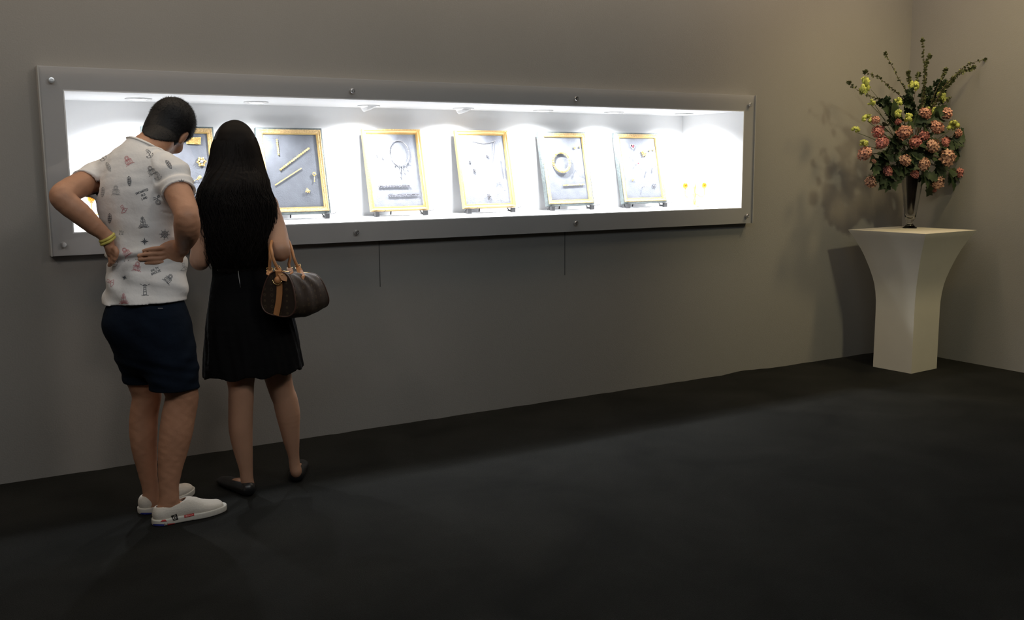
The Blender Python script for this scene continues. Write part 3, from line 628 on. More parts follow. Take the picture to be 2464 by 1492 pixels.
def wheel(r=8): return [circ(0, 0, r*.68), circ(0, 0, r*.45), circ(0, 0, r*.15, 6)]+[[(r*.15*math.cos(a), r*.15*math.sin(a)), (r*1.15*math.cos(a), r*1.15*math.sin(a))] for a in [PI*i/4 for i in range(8)]]
def star(r=9): return [[(0, 0)]+[(0+(r if i % 2 == 0 else r*.22)*math.cos(PI*i/4+PI/2), (r if i % 2 == 0 else r*.22)*math.sin(PI*i/4+PI/2)) for i in range(9)]]+[[(-r*.5, -r*.5), (r*.5, r*.5)], [(-r*.5, r*.5), (r*.5, -r*.5)], [(-r, 0), (r, 0)], [(0, -r), (0, r)]]
def ship(s=1): return [[(x*s, y*s) for x, y in q] for q in ([(-11, -9), (-8, -13), (8, -13), (11, -8), (0, -9), (-11, -9)], [(0, -9), (0, 15)], [(-7, -7), (-5, -1), (6, -1), (7, -7), (0, -5), (-7, -7)], [(-6, 1), (-4, 6), (5, 6), (6, 1), (0, 3), (-6, 1)], [(-4, 8), (-3, 12), (3, 12), (4, 8), (0, 9), (-4, 8)], [(-14, -13), (-8, -15), (0, -13), (8, -15), (14, -13)], [(-8, -11), (8, -11)])]
def anchor(): return [circ(0, 10, 2.5, 8), [(0, 7.5), (0, -9)], [(-5, 5), (5, 5)], [(-9, -2), (-7, -7), (0, -9.5), (7, -7), (9, -2)], [(-9, -2), (-5, -4)], [(9, -2), (5, -4)], [(3, 9), (6, 2), (-3, -2), (4, -6)]]
def lighthouse(): return [[(-4, -12), (-2.5, 6), (2.5, 6), (4, -12), (-4, -12)], [(-3.5, 6), (3.5, 6)], [(-2, 6), (-2, 10), (2, 10), (2, 6)], [(-6, 10), (0, 13), (6, 10), (-6, 10)], [(-3, 0), (3, 2)], [(-3.5, -6), (3.5, -4)], [(-9, -13), (-3, -14.5), (3, -13), (9, -14)], [(-8, 12), (-12, 14)], [(8, 12), (12, 14)]]
def octo(): return [circ(0, 6, 5, 10), circ(0, 6, 3, 8)]+[[(x*.5, 2), (x*1.2, -4), (x*1.0, -9), (x*1.6, -12)] for x in (-7, -4, -1.5, 1.5, 4, 7)]+[[(-9, 0), (-5, 3), (0, 1), (5, 3), (9, -1)], [(-7, -8), (7, -10)]]
def fishy(): return [[(0, 12), (4, 8), (5, 0), (3, -8), (0, -12), (-3, -8), (-4, 0), (-3, 8), (0, 12)], [(-3, 4), (4, 5)], [(-4, -1), (5, 0)], [(-3, -6), (3, -5)], [(0, 12), (0, -12)], [(2, 7), (3, -6)], [(-1, 7), (-2, -6)]]
def knot(): return [circ(0, -5, 6, 14), circ(0, -5, 3.6, 12), [(0, 1), (3, 7), (7, 12)], [(1, 2), (-3, 8), (-8, 9)], [(3, 5), (9, 6), (8, 12), (3, 9), (3, 5)], [(5, 6), (8, 10)], [(-2, 4), (-9, 4)]]
def bird(): return [[(-8, 6), (-2, -2), (-6, -10), (3, -8), (9, 2), (1, 2), (-3, 10), (-8, 6)], [(-2, -2), (1, 2)], [(-4, 5), (4, -4)]]
MOT = [('ink', text(['UNCHARTED', 'OLD', 'LAND'], 5, 2.5, 1.0, 8.5), 343, 463, -20), ('ink', text(['SALTY', 'BREEZE'], 5, 3.0, 1.2, 8), 374, 650, -24), ('ink_l', text(['SEA', 'AIR'], 4, 2.6, 1.2, 6.5), 293, 559, 8),
       ('ink_r', ship(.85), 298, 718, -2), ('ink', ship(.95), 344, 534, -6), ('ink_r', octo(), 303, 606, -38), ('ink', star(9), 348, 581, -3), ('ink', wheel(11), 396, 564, 5), ('ink', knot(), 379, 482, -20),
       ('ink', fishy(), 311, 436, -6), ('ink_r', bird(), 298, 503, 0), ('ink', octo(), 364, 410, -28), ('ink', anchor(), 359, 371, -30), ('ink_r', octo(), 308, 386, -30), ('ink_l', fishy(), 261, 402, -25), ('ink_l', octo(), 279, 458, 0),
       ('ink', fishy(), 406, 396, -35), ('ink', wheel(8), 437, 440, -5), ('ink', lighthouse(), 349, 697, 0), ('ink', octo(), 406, 670, 40), ('ink_r', bird(), 267, 679, -30), ('ink', star(6), 300, 668, 15),
       ('ink', fishy(), 264, 525, 2), ('ink_r', octo(), 330, 641, 10), ('ink_l', anchor(), 275, 632, 5), ('ink', anchor(), 247, 378, -35), ('ink', knot(), 228, 441, 30), ('ink_l', bird(), 443, 643, 20), ('ink_l', anchor(), 380, 424, -15),
       ('ink_l', fishy(), 247, 462, 5)]
def decals(strokes, bvh, px, py, ang, rad, mb, maxd=6):
    ca, sa = math.cos(math.radians(ang)), math.sin(math.radians(ang))
    for st in strokes:
        dense = []
        for (x0, y0), (x1, y1) in zip(st[:-1], st[1:]):
            n = max(1, int(math.hypot(x1-x0, y1-y0)/2)); dense += [(x0+(x1-x0)*i/n, y0+(y1-y0)*i/n) for i in range(n)]
        dense.append(st[-1]); run = []
        for x, y in dense:
            X_, Y_ = px+x*ca+y*sa, py-(-x*sa+y*ca); d = ray(X_, Y_).normalized(); h = bvh.ray_cast(CAM, d, maxd)
            if h[0] is None or (run and (h[0]-run[-1][0]).length > .02):
                if len(run) > 1: ribbon(run, rad, mb)
                run = []
                if h[0] is None: continue
            n = h[1] if h[1].dot(d) < 0 else -h[1]; run.append((h[0], n))
        if len(run) > 1: ribbon(run, rad, mb)
def ribbon(run, rad, mb):
    vs = []
    for i, (p, n) in enumerate(run):
        t = run[min(i+1, len(run)-1)][0]-run[max(i-1, 0)][0]; s = n.cross(t)
        s = s.normalized()*rad if s.length > 1e-9 else Vector((rad, 0, 0)); vs += [p+n*.0012+s, p+n*.0012-s]
    mb.add(vs, [(2*i, 2*i+1, 2*i+3, 2*i+2) for i in range(len(run)-1)])
bmS = bmesh.new(); bmS.from_mesh(shirt.data)         # the printed pattern belongs to the cloth's own mesh
for mi, mk in enumerate(('ink', 'ink_l', 'ink_r')):
    mb = MB(); shirt.data.materials.append(MT[mk])
    for m_, st, px, py, an in MOT:
        if m_ == mk: decals(st, bs, px, py, an, .0006 if mk != 'ink' else .00075, mb)
    vv = [bmS.verts.new(Vector(v)-Vector(MO)) for v in mb.v]
    for f_ in mb.f:
        try: q_ = bmS.faces.new([vv[i] for i in f_]); q_.material_index = mi+1
        except ValueError: pass
bmS.to_mesh(shirt.data); bmS.free()
mb = MB(); bq = hull_hits(shorts); decals([[(-6, 0), (6, 0)]], bq, 386, 742, 0, .0015, mb); o = mb.build('waist_label', 'ink_l'); child(o, shorts)
# ------------------------------------------------------------------ slip-on shoes
def shoe(name, heel, toe, label, marks):
    H, T = A3(heel), A3(toe); H[2] = T[2] = 0; L = np.linalg.norm(T-H); d = (T-H)/L; s = np.cross(d, [0, 0, 1])   # s = right of the foot
    if not marks: pass
    P = lambda u, v, z: tuple(H+d*u*L+s*v+np.array([0, 0, z]))
    lo = np.minimum(H, T)-.08; hi = np.maximum(H, T)+.08; lo[2] = -.02; hi[2] = .15
    F = Field(lo, hi, .0026); sd = tuple(s)
    F.chain([(P(.11, 0, .040), .034, .040), (P(.30, .002, .045), .034, .044), (P(.50, .004, .044), .038, .043), (P(.68, .004, .034), .046, .032), (P(.84, 0, .028), .043, .025), (P(.93, -.004, .026), .036, .022)], .01, side=sd)
    F.D = np.maximum(F.D, -(F.ax[2][None, None, :]-.014))
    F.D = np.maximum(F.D, -(F.D+.006))
    F.chain([(P(.10, 0, .105), .033, .036), (P(.26, 0, .098), .036, .036), (P(.38, 0, .112), .033, .034), (P(.44, 0, .135), .033, .032)], .008, 'sub', side=sd)
    up = fobj('shoe', F, 'canvas', MO, man, smooth_it=1); tag(up, label)
    F2 = Field(lo, hi, .0026)
    F2.chain([(P(.12, 0, .016), .040, .06), (P(.30, .002, .016), .038, .06), (P(.50, .004, .016), .042, .06), (P(.68, .004, .016), .050, .06), (P(.84, 0, .016), .047, .06), (P(.925, -.004, .016), .040, .06)], .01, side=sd)
    Z = F2.ax[2][None, None, :]; F2.D = np.maximum(np.maximum(F2.D, Z-(.026)), .001-Z)
    so = fobj('sole', F2, 'sole', MO, up, smooth_it=1); so.matrix_parent_inverse = Matrix.Identity(4); so.location = (0, 0, 0)
    return up, so, P
rs_, rso, RP = shoe('shoe', atz(371, 1264, 0), atz(534, 1228, 0), 'white canvas slip-on with patches, nearer foot', True)
lsx, lso, LP = shoe('shoe', atz(342, 1238, 0), atz(456, 1186, 0), 'white canvas slip-on, farther foot', False)
bvs, bvo = hull_hits(rs_), None
def wm_bvh(o):
    bpy.context.view_layer.update(); mw = o.matrix_world; return BVHTree.FromPolygons([mw @ v.co for v in o.data.vertices], [p.vertices[:] for p in o.data.polygons])
def both(*obs):
    bpy.context.view_layer.update(); V, F = [], []
    for o in obs: n = len(V); V += [o.matrix_world @ v.co for v in o.data.vertices]; F += [[i+n for i in p.vertices] for p in o.data.polygons]
    return BVHTree.FromPolygons(V, F)
bvs = bvo = both(rs_, rso); bvl = both(lsx, lso)
def patch(poly, bvh, n=8):          # a filled quad (4 pixel corners) laid on a surface
    mb = MB(); vs = []
    for j in range(n+1):
        for i in range(n+1):
            u_, v_ = i/n, j/n; x = (poly[0][0]*(1-u_)+poly[1][0]*u_)*(1-v_)+(poly[3][0]*(1-u_)+poly[2][0]*u_)*v_; y = (poly[0][1]*(1-u_)+poly[1][1]*u_)*(1-v_)+(poly[3][1]*(1-u_)+poly[2][1]*u_)*v_
            d = ray(x, y).normalized(); h = bvh.ray_cast(CAM, d, 8)
            vs.append((h[0]+(h[1] if h[1].dot(d) < 0 else -h[1])*.0014) if h[0] is not None else None)
    ok = [v for v in vs if v is not None]
    if not ok: return None
    idx = {}; out = []
    for i, v in enumerate(vs):
        if v is not None: idx[i] = len(out); out.append(v)
    fs = []
    for j in range(n):
        for i in range(n):
            q = [j*(n+1)+i, j*(n+1)+i+1, (j+1)*(n+1)+i+1, (j+1)*(n+1)+i]
            if all(k in idx for k in q): fs.append(tuple(idx[k] for k in q))
    mb.add(out, fs); return mb
def put(poly, bvh, m, par, nm, lab=None):
    mb = patch(poly, bvh)
    if mb and mb.f:
        o = mb.build(nm, m); o.parent = par; bpy.context.view_layer.update(); o.matrix_parent_inverse = par.matrix_world.inverted()
        if lab: o['label'] = lab
        return o
put([(369, 1260.5), (395, 1261), (395, 1265.5), (368, 1265)], bvo, 'blue', rs_, 'sole_stripe', 'blue stripe')
put([(404, 1260), (420.5, 1258.5), (420, 1263.5), (402.5, 1265)], bvo, 'red', rs_, 'sole_stripe', 'red stripe')
put([(339, 1233.5), (371, 1233.5), (371, 1238.5), (338, 1238)], bvl, 'blue', lsx, 'sole_stripe', 'blue stripe')
put([(411, 1241), (425, 1236.5), (429, 1250), (417, 1252.5)], bvs, 'black', rs_, 'patch', 'black patch with a white 8')
put([(443, 1240), (466.5, 1234), (467.5, 1240.5), (443.5, 1246)], bvs, 'red', rs_, 'patch', 'red curved patch with pale letters')
put([(390, 1252), (398, 1251), (402, 1254.5), (386, 1255.5)], bvs, 'red', rs_, 'patch', 'small dark red half-round patch')
mb = MB(); decals([[(x*7-3.5, y*9-4.5) for x, y in st] for st in GL['8']], bvs, 420.5, 1245, 8, .0011, mb)
for v in range(len(mb.v)): mb.v[v] = tuple(Vector(mb.v[v])+(CAM-Vector(mb.v[v])).normalized()*.0012)
if mb.f: o = mb.build('patch_number', 'canvas'); o.parent = rs_; bpy.context.view_layer.update(); o.matrix_parent_inverse = rs_.matrix_world.inverted()
mb = MB()
decals([[(x*.9, y*.9) for x, y in st] for st in text(['ULLAND'], 3.2, 2.0, 1.1)], bvs, 455.5, 1241.5, -14, .0004, mb)
for v in range(len(mb.v)):
    p = Vector(mb.v[v]); mb.v[v] = tuple(p+(CAM-p).normalized()*.0012)
if mb.f: o = mb.build('patch_print', 'canvas'); o.parent = rs_; bpy.context.view_layer.update(); o.matrix_parent_inverse = rs_.matrix_world.inverted()
mb = MB(); decals([[(-4, 2.5), (0, -2.5), (4, 3)]], bvo, 399.5, 1262.5, 0, .0009, mb)
if mb.f: o = mb.build('sole_mark', 'black'); o.parent = rs_; bpy.context.view_layer.update(); o.matrix_parent_inverse = rs_.matrix_world.inverted()
# ================================================================== THE WOMAN
WO = (1.13, -.68, 0)
Fw = Field((.82, -.98, 0), (1.50, -.24, 1.60), .0042)
s5 = side(8); WY = -.66
Fw.chain([(PB(600, 760, WY), .150, .110), (PB(595, 710, WY), .135, .10), (PB(580, 650, WY), .105, .08), (PB(578, 590, WY), .112, .085), (PB(575, 530, WY+.01), .130, .09), (PB(574, 480, WY+.02), .13, .075)], .03, side=s5, grow=-.012)
Fw.chain([(PB(506, 492, WY), .042), (PB(540, 470, WY+.01), .045), (PB(575, 462, WY+.02), .048), (PB(610, 470, WY+.01), .045), (PB(640, 492, WY), .043)], .03)
Fw.chain([(PB(574, 455, WY+.02), .050), (PB(571, 425, WY+.045), .046), (PB(568, 390, WY+.07), .048)], .03)
WHC = PB(567, 369, WY+.09); WHA = head_axes(5, 10, -2); build_head(Fw, WHC, WHA, .93)
# right arm: hangs down, folded forward at the elbow with the bag in the crook
Fw.chain([(PB(644, 495, WY), .042), (PB(654, 525, WY-.025), .044), (PB(664, 560, WY-.06), .046), (PB(670, 590, WY-.105), .045), (PB(674, 604, WY-.12), .042), (PB(672, 604, WY-.07), .041), (PB(665, 597, WY+.0), .037), (PB(648, 585, WY+.09), .028), (PB(634, 577, WY+.13), .024, .019)], .02)
RWW = PB(632, 576, WY+.135); build_hand(Fw, RWW, (-.9, .35, .1), (0, .4, .9), (.3, .9, 0), .5, .9)
Fw.chain([(PB(502, 495, WY), .042), (PB(496, 530, WY-.005), .043), (PB(489, 575, WY-.01), .043), (PB(484, 612, WY-.01), .042), (PB(481, 626, WY), .040), (PB(484, 625, WY+.06), .038), (PB(500, 606, WY+.13), .032), (PB(522, 590, WY+.19), .025, .020)], .02)
LWW = PB(524, 588, WY+.195); build_hand(Fw, LWW, (.8, .45, .1), (0, .4, .9), (-.3, .9, 0), .5, .9)
YL, YR = -.700, -.655
WLL = [(PB(570, 800, YL+.03), .085), (PB(576, 870, YL+.02), .070), (PB(580, 928, YL), .0525), (PB(580, 961, YL), .051), (PB(579, 995, YL), .0495), (PB(579, 1028, YL), .0485), (PB(582, 1062, YL), .0435), (PB(587, 1095, YL), .036), (PB(592, 1129, YL), .028), (PB(594, 1152, YL), .0265), (PB(597, 1168, YL), .0255, .028), (PB(597, 1174, YL), .022, .024)]
Fw.chain(WLL, .02, side=side(-20))
WRL = [(PB(652, 790, YR), .085), (PB(662, 850, YR), .072), (PB(668, 902, YR), .058), (PB(679, 944, YR), .0525), (PB(686, 961, YR), .052), (PB(693, 995, YR), .051), (PB(697, 1028, YR), .0425), (PB(701.5, 1062, YR), .034), (PB(706.5, 1095, YR), .024), (PB(709, 1118, YR), .0235), (PB(712, 1132, YR), .025, .028), (PB(713, 1138, YR), .022, .024)]
Fw.chain(WRL, .02, side=side(25))
def wfoot(H, ang):
    d = A3(front(ang)); H = A3(H); q = lambda u, z: tuple(H+d*u+np.array([0, 0, z-H[2]])); return q, d
for H, ang in ((atz(597, 1190, 0), -14), (atz(713, 1156, 0), 24)):
    q, d = wfoot(H, ang); sd = (d[1], -d[0], 0)
    Fw.chain([(q(.012, .030), .019), (q(.06, .038), .020), (q(.11, .028), .026, .017), (q(.16, .020), .027, .011)], .02, side=sd)
woman = fobj('person', Fw, 'skin_w', WO, smooth_it=1)
tag(woman, 'woman in a sleeveless black dress with very long dark hair, seen from behind', 'person')
# dress
Fd = Field((.84, -.96, .36), (1.48, -.40, 1.34), .0045)
def dress_field(g):
    Fd.chain([(PB(609, 925, WY+.01), .214, .165), (PB(609, 885, WY), .205, .158), (PB(608, 840, WY), .196, .150), (PB(604, 790, WY), .184, .140), (PB(598, 745, WY), .165, .125), (PB(590, 700, WY), .142, .108), (PB(581, 655, WY), .116, .092),
              (PB(579, 610, WY), .118, .092), (PB(577, 560, WY), .130, .098), (PB(575, 510, WY+.01), .140, .094), (PB(574, 480, WY+.02), .132, .080)], .03, side=s5, grow=g)
    Fd.chain([(PB(520, 482, WY), .046), (PB(575, 466, WY+.015), .052), (PB(630, 482, WY), .046)], .04, grow=g)
dress_field(0)
idx, X, Y, Z = Fd.near(.04); th = np.arctan2(Y-WY, X-1.15)
Fd.D[idx] += (.011*np.sin(th*9+np.sin(Z*7)*1.3)*np.clip((.80-Z)/.45, 0, 1)+.002*np.sin(th*26+Z*30)*np.clip((.95-Z)/.3, 0, 1)).astype(np.float32)
Fd.D = np.maximum(Fd.D, -(Fd.D+.010))
GX, GY, GZ = np.meshgrid(*Fd.ax, indexing='ij', sparse=True)
hl, hr = PB(490, 918, WY-.06), PB(730, 877, WY)
hz = hl.z+(hr.z-hl.z)*(GX-hl.x)/(hr.x-hl.x)+.008*np.sin(np.arctan2(GY-WY, GX-1.15)*9+2)
Fd.D = np.maximum(Fd.D, (hz-GZ).astype(np.float32)); 
for px in (502, 644):
    c = A3(PB(px, 494, WY)); q = np.sqrt((GX-c[0])**2+((GY-c[1])*.75)**2+((GZ-c[2])*.8)**2)-.047; Fd.D = np.maximum(Fd.D, -q.astype(np.float32))
c = A3(PB(574, 455, WY+.03)); q = np.sqrt((GX-c[0])**2+(GY-c[1])**2+((GZ-c[2])*1.0)**2)-.075; Fd.D = np.maximum(Fd.D, -q.astype(np.float32))
dress = fobj('dress', Fd, 'dress', WO, woman); tag(dress, 'short flared black dress')
bd = wm_bvh(dress) if 'wm_bvh' in globals() else hull_hits(dress)
mb = MB(); decals([[(570, 622), (571.5, 640), (574.5, 665), (578, 691)]], bd, 0, 0, 0, .0018, mb)
mb = MB(); run = []
for px, py in [(569.5, 618), (571.5, 640), (574, 660), (577, 680), (578.5, 692)]:
    d = ray(px, py).normalized(); h = bd.ray_cast(CAM, d, 8)
    if h[0] is not None: run.append(h[0]-d*.002)
if len(run) > 1:
    mb.tube(run, .0016, 6); child(mb.build('zipper', 'steel'), dress)['label'] = 'silver back zipper'
# black ballet flats
for H, ang, lab in ((atz(597, 1192, 0), -14, 'black ballet flat on the left foot'), (atz(714, 1158, 0), 24, 'black ballet flat on the right foot')):
    d = A3(front(ang)); H = A3(H); s = np.array([d[1], -d[0], 0]); P = lambda u, v, z: tuple(H+d*u+s*v+np.array([0, 0, z]))
    F = Field(H-.10+np.array([0, 0, .08]), H+.30*np.abs(d)+.10+np.array([0, 0, 0]), .0026) if False else Field(np.minimum(H, H+d*.25)-.06, np.maximum(H, H+d*.25)+.11, .0028)
    F.chain([(P(.0, 0, .030), .033, .033), (P(.05, 0, .028), .034, .031), (P(.11, 0, .024), .036, .024), (P(.17, 0, .022), .037, .021), (P(.215, 0, .018), .028, .016)], .01, side=tuple(s))
    Zg = F.ax[2][None, None, :]; F.D = np.maximum(F.D, (.001-Zg)); F.D = np.maximum(F.D, -(F.D+.0055))
    F.chain([(P(.01, 0, .080), .022, .026), (P(.06, 0, .076), .025, .028), (P(.11, 0, .068), .026, .024)], .006, 'sub', side=tuple(s))
    o = fobj('shoe', F, 'blackleather', WO, woman); o['label'] = lab
# long wavy hair: a solid mass, then single locks flowing over it
HL = [(308, 570, 6, .02), (316, 568, 30, .05), (332, 566, 48, .078), (350, 566, 55, .088), (384, 568, 62, .094), (419, 568, 70, .090), (437, 568, 76, .082), (454, 565, 80, .076), (472, 566, 84, .072), (489, 569, 86, .070), (524, 573, 85, .064), (559, 573, 83, .060), (590, 573, 77, .054), (620, 575, 68, .046), (645, 576, 58, .036)]
YC = [WY+.09, WY+.09, WY+.08, WY+.075, WY+.065, WY+.035, WY+.01, WY-.01, WY-.02, WY-.03, WY-.04, WY-.05, WY-.055, WY-.06, WY-.062]
Fr = Field((.88, -.88, .90), (1.36, -.44, 1.56), .0045)
Fr.chain([(PB(cx, cy, yc), w_/590, b) for (cy, cx, w_, b), yc in zip(HL, YC)], .01, side=s5, sub=2, grow=-.006)
Fr.ell(WHC+Vector((0, .0, .02)), (.083, .098, .088), None, .02)
idx, X, Y, Z = Fr.near(.02); th = np.arctan2(Y-WY, X-1.13); Fr.D[idx] += (np.clip((1.50-Z)/.12, 0, 1)*(.0022*np.sin(th*34+3*np.sin(Z*18))+.0015*np.sin(th*71+Z*25))).astype(np.float32)
GX, GY, GZ = np.meshgrid(*Fr.ax, indexing='ij', sparse=True)
Fr.ell(WHC+Vector((.005, .10, -.02)), (.056, .05, .085), None, .01, 'sub')            # the face stays clear
whair = fobj('hair', Fr, 'hair_b', WO, woman); whair['label'] = 'very long wavy dark brown hair'
mb = MB(); rng = random.Random(3); nS = len(HL)
def hp(t, th, k):
    i = min(int(t*(nS-1)), nS-2); q = t*(nS-1)-i; L = lambda j: [HL[i][j]*(1-q)+HL[i+1][j]*q][0]
    yc = YC[i]*(1-q)+YC[i+1]*q; c = PB(L(1), L(0), yc); a = L(2)/590*k; b = L(3)*k
    return c+Vector(s5)*(a*math.cos(th))+Vector(front(8))*(b*math.sin(th))
for n in range(950):
    th = -PI*.5+rng.uniform(-1, 1)*PI*.62; t1 = min(1.0, rng.gauss(.88, .11)); k = rng.uniform(.985, 1.015); dr = rng.uniform(-.12, .12); ph = rng.uniform(0, 6.28); fr_ = rng.uniform(7, 12)
    pts = []; rs = []; m = 26; fly = 1+(rng.random() < .16)*rng.uniform(.04, .14)
    for q in range(m+1):
        t = .03+(t1-.03)*q/m; wv = (.11*t*t)*math.sin(ph+t*fr_*2.2); amp = max(0, t-.45)
        pts.append(hp(t, th+dr*t+wv*1.8, k*(1+(fly-1)*max(0, t-.25)*1.4)+.085*amp*math.sin(ph*2+t*fr_*2.6))); rs.append(.0022*(1-.75*(q/m)**3)+.0002)
    mb.tube(pts, rs, 3)
child(mb.build('hair_locks', 'hair_b'), whair)
for sd in (-1, 1):          # loose ends curling out at both sides, back-light painted in as brown
    mb = MB()
    for n in range(55 if sd < 0 else 38):
        t0_ = rng.uniform(.30, .62); t1 = min(1.0, t0_+rng.uniform(.22, .42)); th = -PI*.5+sd*PI*rng.uniform(.40, .54); ph = rng.uniform(0, 6.28); out = rng.uniform(.02, .15); pts = []; rs = []
        for q in range(23):
            t = t0_+(t1-t0_)*q/22; e_ = q/22; pts.append(hp(t, th+.10*e_*math.sin(ph+e_*9), 1.0+out*e_**1.4+.05*e_*math.sin(ph*3+e_*13))); rs.append(.0015*(1-.8*e_))
        mb.tube(pts, rs, 3)
    child(mb.build('loose_curls', 'hair_backlit'), whair)['label'] = 'loose curled hair ends with painted back-lit brown'
# ================================================================== HANDBAG
ax_ = Vector((math.sin(math.radians(50)), math.cos(math.radians(50)), 0)); 
tilt = Matrix.Rotation(math.radians(6), 3, ax_); wd_ = tilt @ Vector((ax_.y, -ax_.x, 0)); upb = ax_.cross(wd_); upb = -upb if upb.z < 0 else upb
BC = PB(668, 761, -.895)            # middle of the near end of the base
wd_ = wd_.normalized()
bag = empty('handbag', BC, 'dark brown patterned handbag with tan leather handles hanging from the woman\'s right elbow', 'handbag')
BLN, BW, BH = .262, .162, .180
def prof(t, s=1):          # t 0..1 round the end panel, starting bottom left
    n = t*2*PI; c, q = math.cos(n), math.sin(n); x = (abs(c)**.62)*(1 if c > 0 else -1)*BW/2; y = (abs(q)**.55)*(1 if q > 0 else -1)
    z = BH*.5+y*BH*.5; x *= 1-.62*max(0, (z/BH-.30))**1.25; return x*s, (z-BH*.45)*s+BH*.45
def bp(u, x, z):
    sag = -.016*math.sin(PI*u)*(1-z/BH)-.010*math.sin(PI*u)*(z/BH)-.030*u*u*(z/BH); return BC+ax_*(u*BLN*(1.04-.16*z/BH))+wd_*x+upb*(z+sag)
NB, NU = 48, 16
mb = MB(); vs = []
US = [0, .015]+[i/NU for i in range(1, NU)]+[.985, 1]
for j, u_ in enumerate(US):
    sc_ = .96 if u_ in (0, 1) else 1+.03*math.sin(PI*u_)
    for i in range(NB):
        x, z = prof(i/NB, sc_); wr = .0025*math.sin(u_*17+i*.7)*math.sin(PI*u_); vs.append(bp(u_, x+wr, z+wr))
k = len(US); mb.add(vs, [(j*NB+i, j*NB+(i+1) % NB, (j+1)*NB+(i+1) % NB, (j+1)*NB+i) for j in range(k-1) for i in range(NB)]+[tuple(range(NB)), tuple((k-1)*NB+i for i in reversed(range(NB)))])
bagm = MT['monogram']; body = child(mb.build('bag_body', 'monogram'), bag); smooth_by_angle(body, 50); body['label'] = 'brown coated canvas body'
for u_ in (0, 1):
    mb = MB(); mb.tube([bp(u_, *prof(i/NB, .985)) for i in range(NB)], .0032, 6, closed=True); child(mb.build('piping', 'piping'), bag)
# faint monogram-like scatter pressed on the canvas is carried by the material
def strap(pts, w_, th_, nm, par, m='tan', side_=None):
    mb = MB(); vs = []; pts = [Vector(p) for p in pts]
    for i, p in enumerate(pts):
        t = (pts[min(i+1, len(pts)-1)]-pts[max(i-1, 0)]).normalized(); s = Vector(side_[i] if isinstance(side_, list) else side_); s = (s-t*s.dot(t)).normalized(); n = t.cross(s); 
        ww = w_[i] if isinstance(w_, list) else w_
        vs += [p+s*ww+n*th_, p-s*ww+n*th_, p-s*ww-n*th_, p+s*ww-n*th_]
    m4 = len(pts); mb.add(vs, [(4*i+a, 4*i+(a+1) % 4, 4*i+4+(a+1) % 4, 4*i+4+a) for i in range(m4-1) for a in range(4)]+[(0, 1, 2, 3), tuple(4*(m4-1)+a for a in (3, 2, 1, 0))])
    return child(mb.build(nm, m, smooth=False), par)
# end-panel strap with its ring tab
top_t = .25
pe = [bp(-.018, -.004+.010*math.sin(i/8*PI), BH*1.0-(BH*.98)*i/8) for i in range(9)]
strap([bp(.06, -.004, BH+.003), bp(.0, -.004, BH+.004)]+pe, .0125, .0015, 'end_strap', bag, side_=wd_)
mb = MB(); mb.ball(bp(-.03, -.004, BH*.80), (.013, .013, .016), 12); tb = child(mb.build('ring_tab', 'tan'), bag)
mb = MB(); mb.tube([bp(-.040, -.004, BH*.80)+wd_*(.020*math.cos(t))+upb*(.018*math.sin(t)) for t in [PI*1.02+PI*.96*i/14 for i in range(15)]], .0032, 8); child(mb.build('ring', 'brass'), tb)
# two rolled handles, each on two chapes
def smooth_path(P, n=5):
    out = []
    for i in range(len(P)-1):
        p0, p1, p2, p3 = P[max(i-1, 0)], P[i], P[i+1], P[min(i+2, len(P)-1)]
        for q in range(n): t = q/n; out.append(.5*((2*p1)+(p2-p0)*t+(2*p0-5*p1+4*p2-p3)*t*t+(3*p1-p0-3*p2+p3)*t**3))
    return out+[P[-1]]
HN = [(669, 648, -.885), (662, 634, -.885), (657, 621, -.88), (654, 606, -.87), (652, 590, -.83), (658, 574, -.75), (676, 566, -.70), (693, 578, -.71), (702, 600, -.76), (707, 620, -.79), (714, 637, -.795), (717, 642, -.795)]
HF = [(649, 650, -.85), (649, 636, -.85), (650, 622, -.85), (650, 604, -.83), (653, 586, -.77), (668, 570, -.71), (684, 574, -.69), (694, 596, -.70), (698, 620, -.72), (695, 635, -.725), (697, 645, -.73)]
bpy.context.view_layer.update(); BB = BVHTree.FromPolygons([body.matrix_world @ v.co for v in body.data.vertices], [p.vertices[:] for p in body.data.polygons])
def on_bag(px, py, dflt, h=.004):
    d = ray(px, py).normalized(); q = BB.ray_cast(CAM, d, 8); return q[0]-d*h if q[0] is not None else Vector(dflt)
for pts_, tabs in ((HN, True), (HF, False)):
    P = [PB(*q) for q in pts_]
    mb = MB(); mb.tube(smooth_path(P), .0060, 10); child(mb.build('handle', 'tan'), bag)
    for q, nx, tip in ((P[0], P[1], (690, 677, -.905)), (P[-1], P[-2], (730, 673, -.80))) if tabs else ((P[0], P[1], (648, 664, -.86)), (P[-1], P[-2], (699, 660, -.73))):
        T_ = on_bag(tip[0], tip[1], PB(*tip)); dn = (T_-q).normalized(); L_ = (T_-q).length; nrm = (CAM-q).normalized(); sd_ = dn.cross(nrm).normalized()
        m1, m2 = [on_bag(*[a_*(1-t_)+b_*t_ for a_, b_ in zip(proj(q), tip[:2])], q+dn*L_*t_) for t_ in (.35, .78)] if tabs else (q+dn*L_*.35, q+dn*L_*.78)
        o = strap([q-dn*.002, m1, m2, T_], [.0085, .0115, .0125, .001], .002, 'handle_tab', bag, side_=sd_)
        mb = MB(); mb.ball(m1.lerp(m2, .25)+nrm*.0025, .003, 8); child(mb.build('rivet', 'brass'), o)
        mb = MB(); mb.tube([q+nrm*.001+sd_*sx*.0115+dn*sy for sx, sy in ((-1, .006), (-1, -.012), (1, -.012), (1, .006))], .0017, 6, closed=True); child(mb.build('handle_ring', 'brass'), o)
mb = MB(); mb.tube([bp(.03+.94*i/10, 0, BH+.0015) for i in range(11)], .0028, 6); o = child(mb.build('zipper', 'brass'), bag)

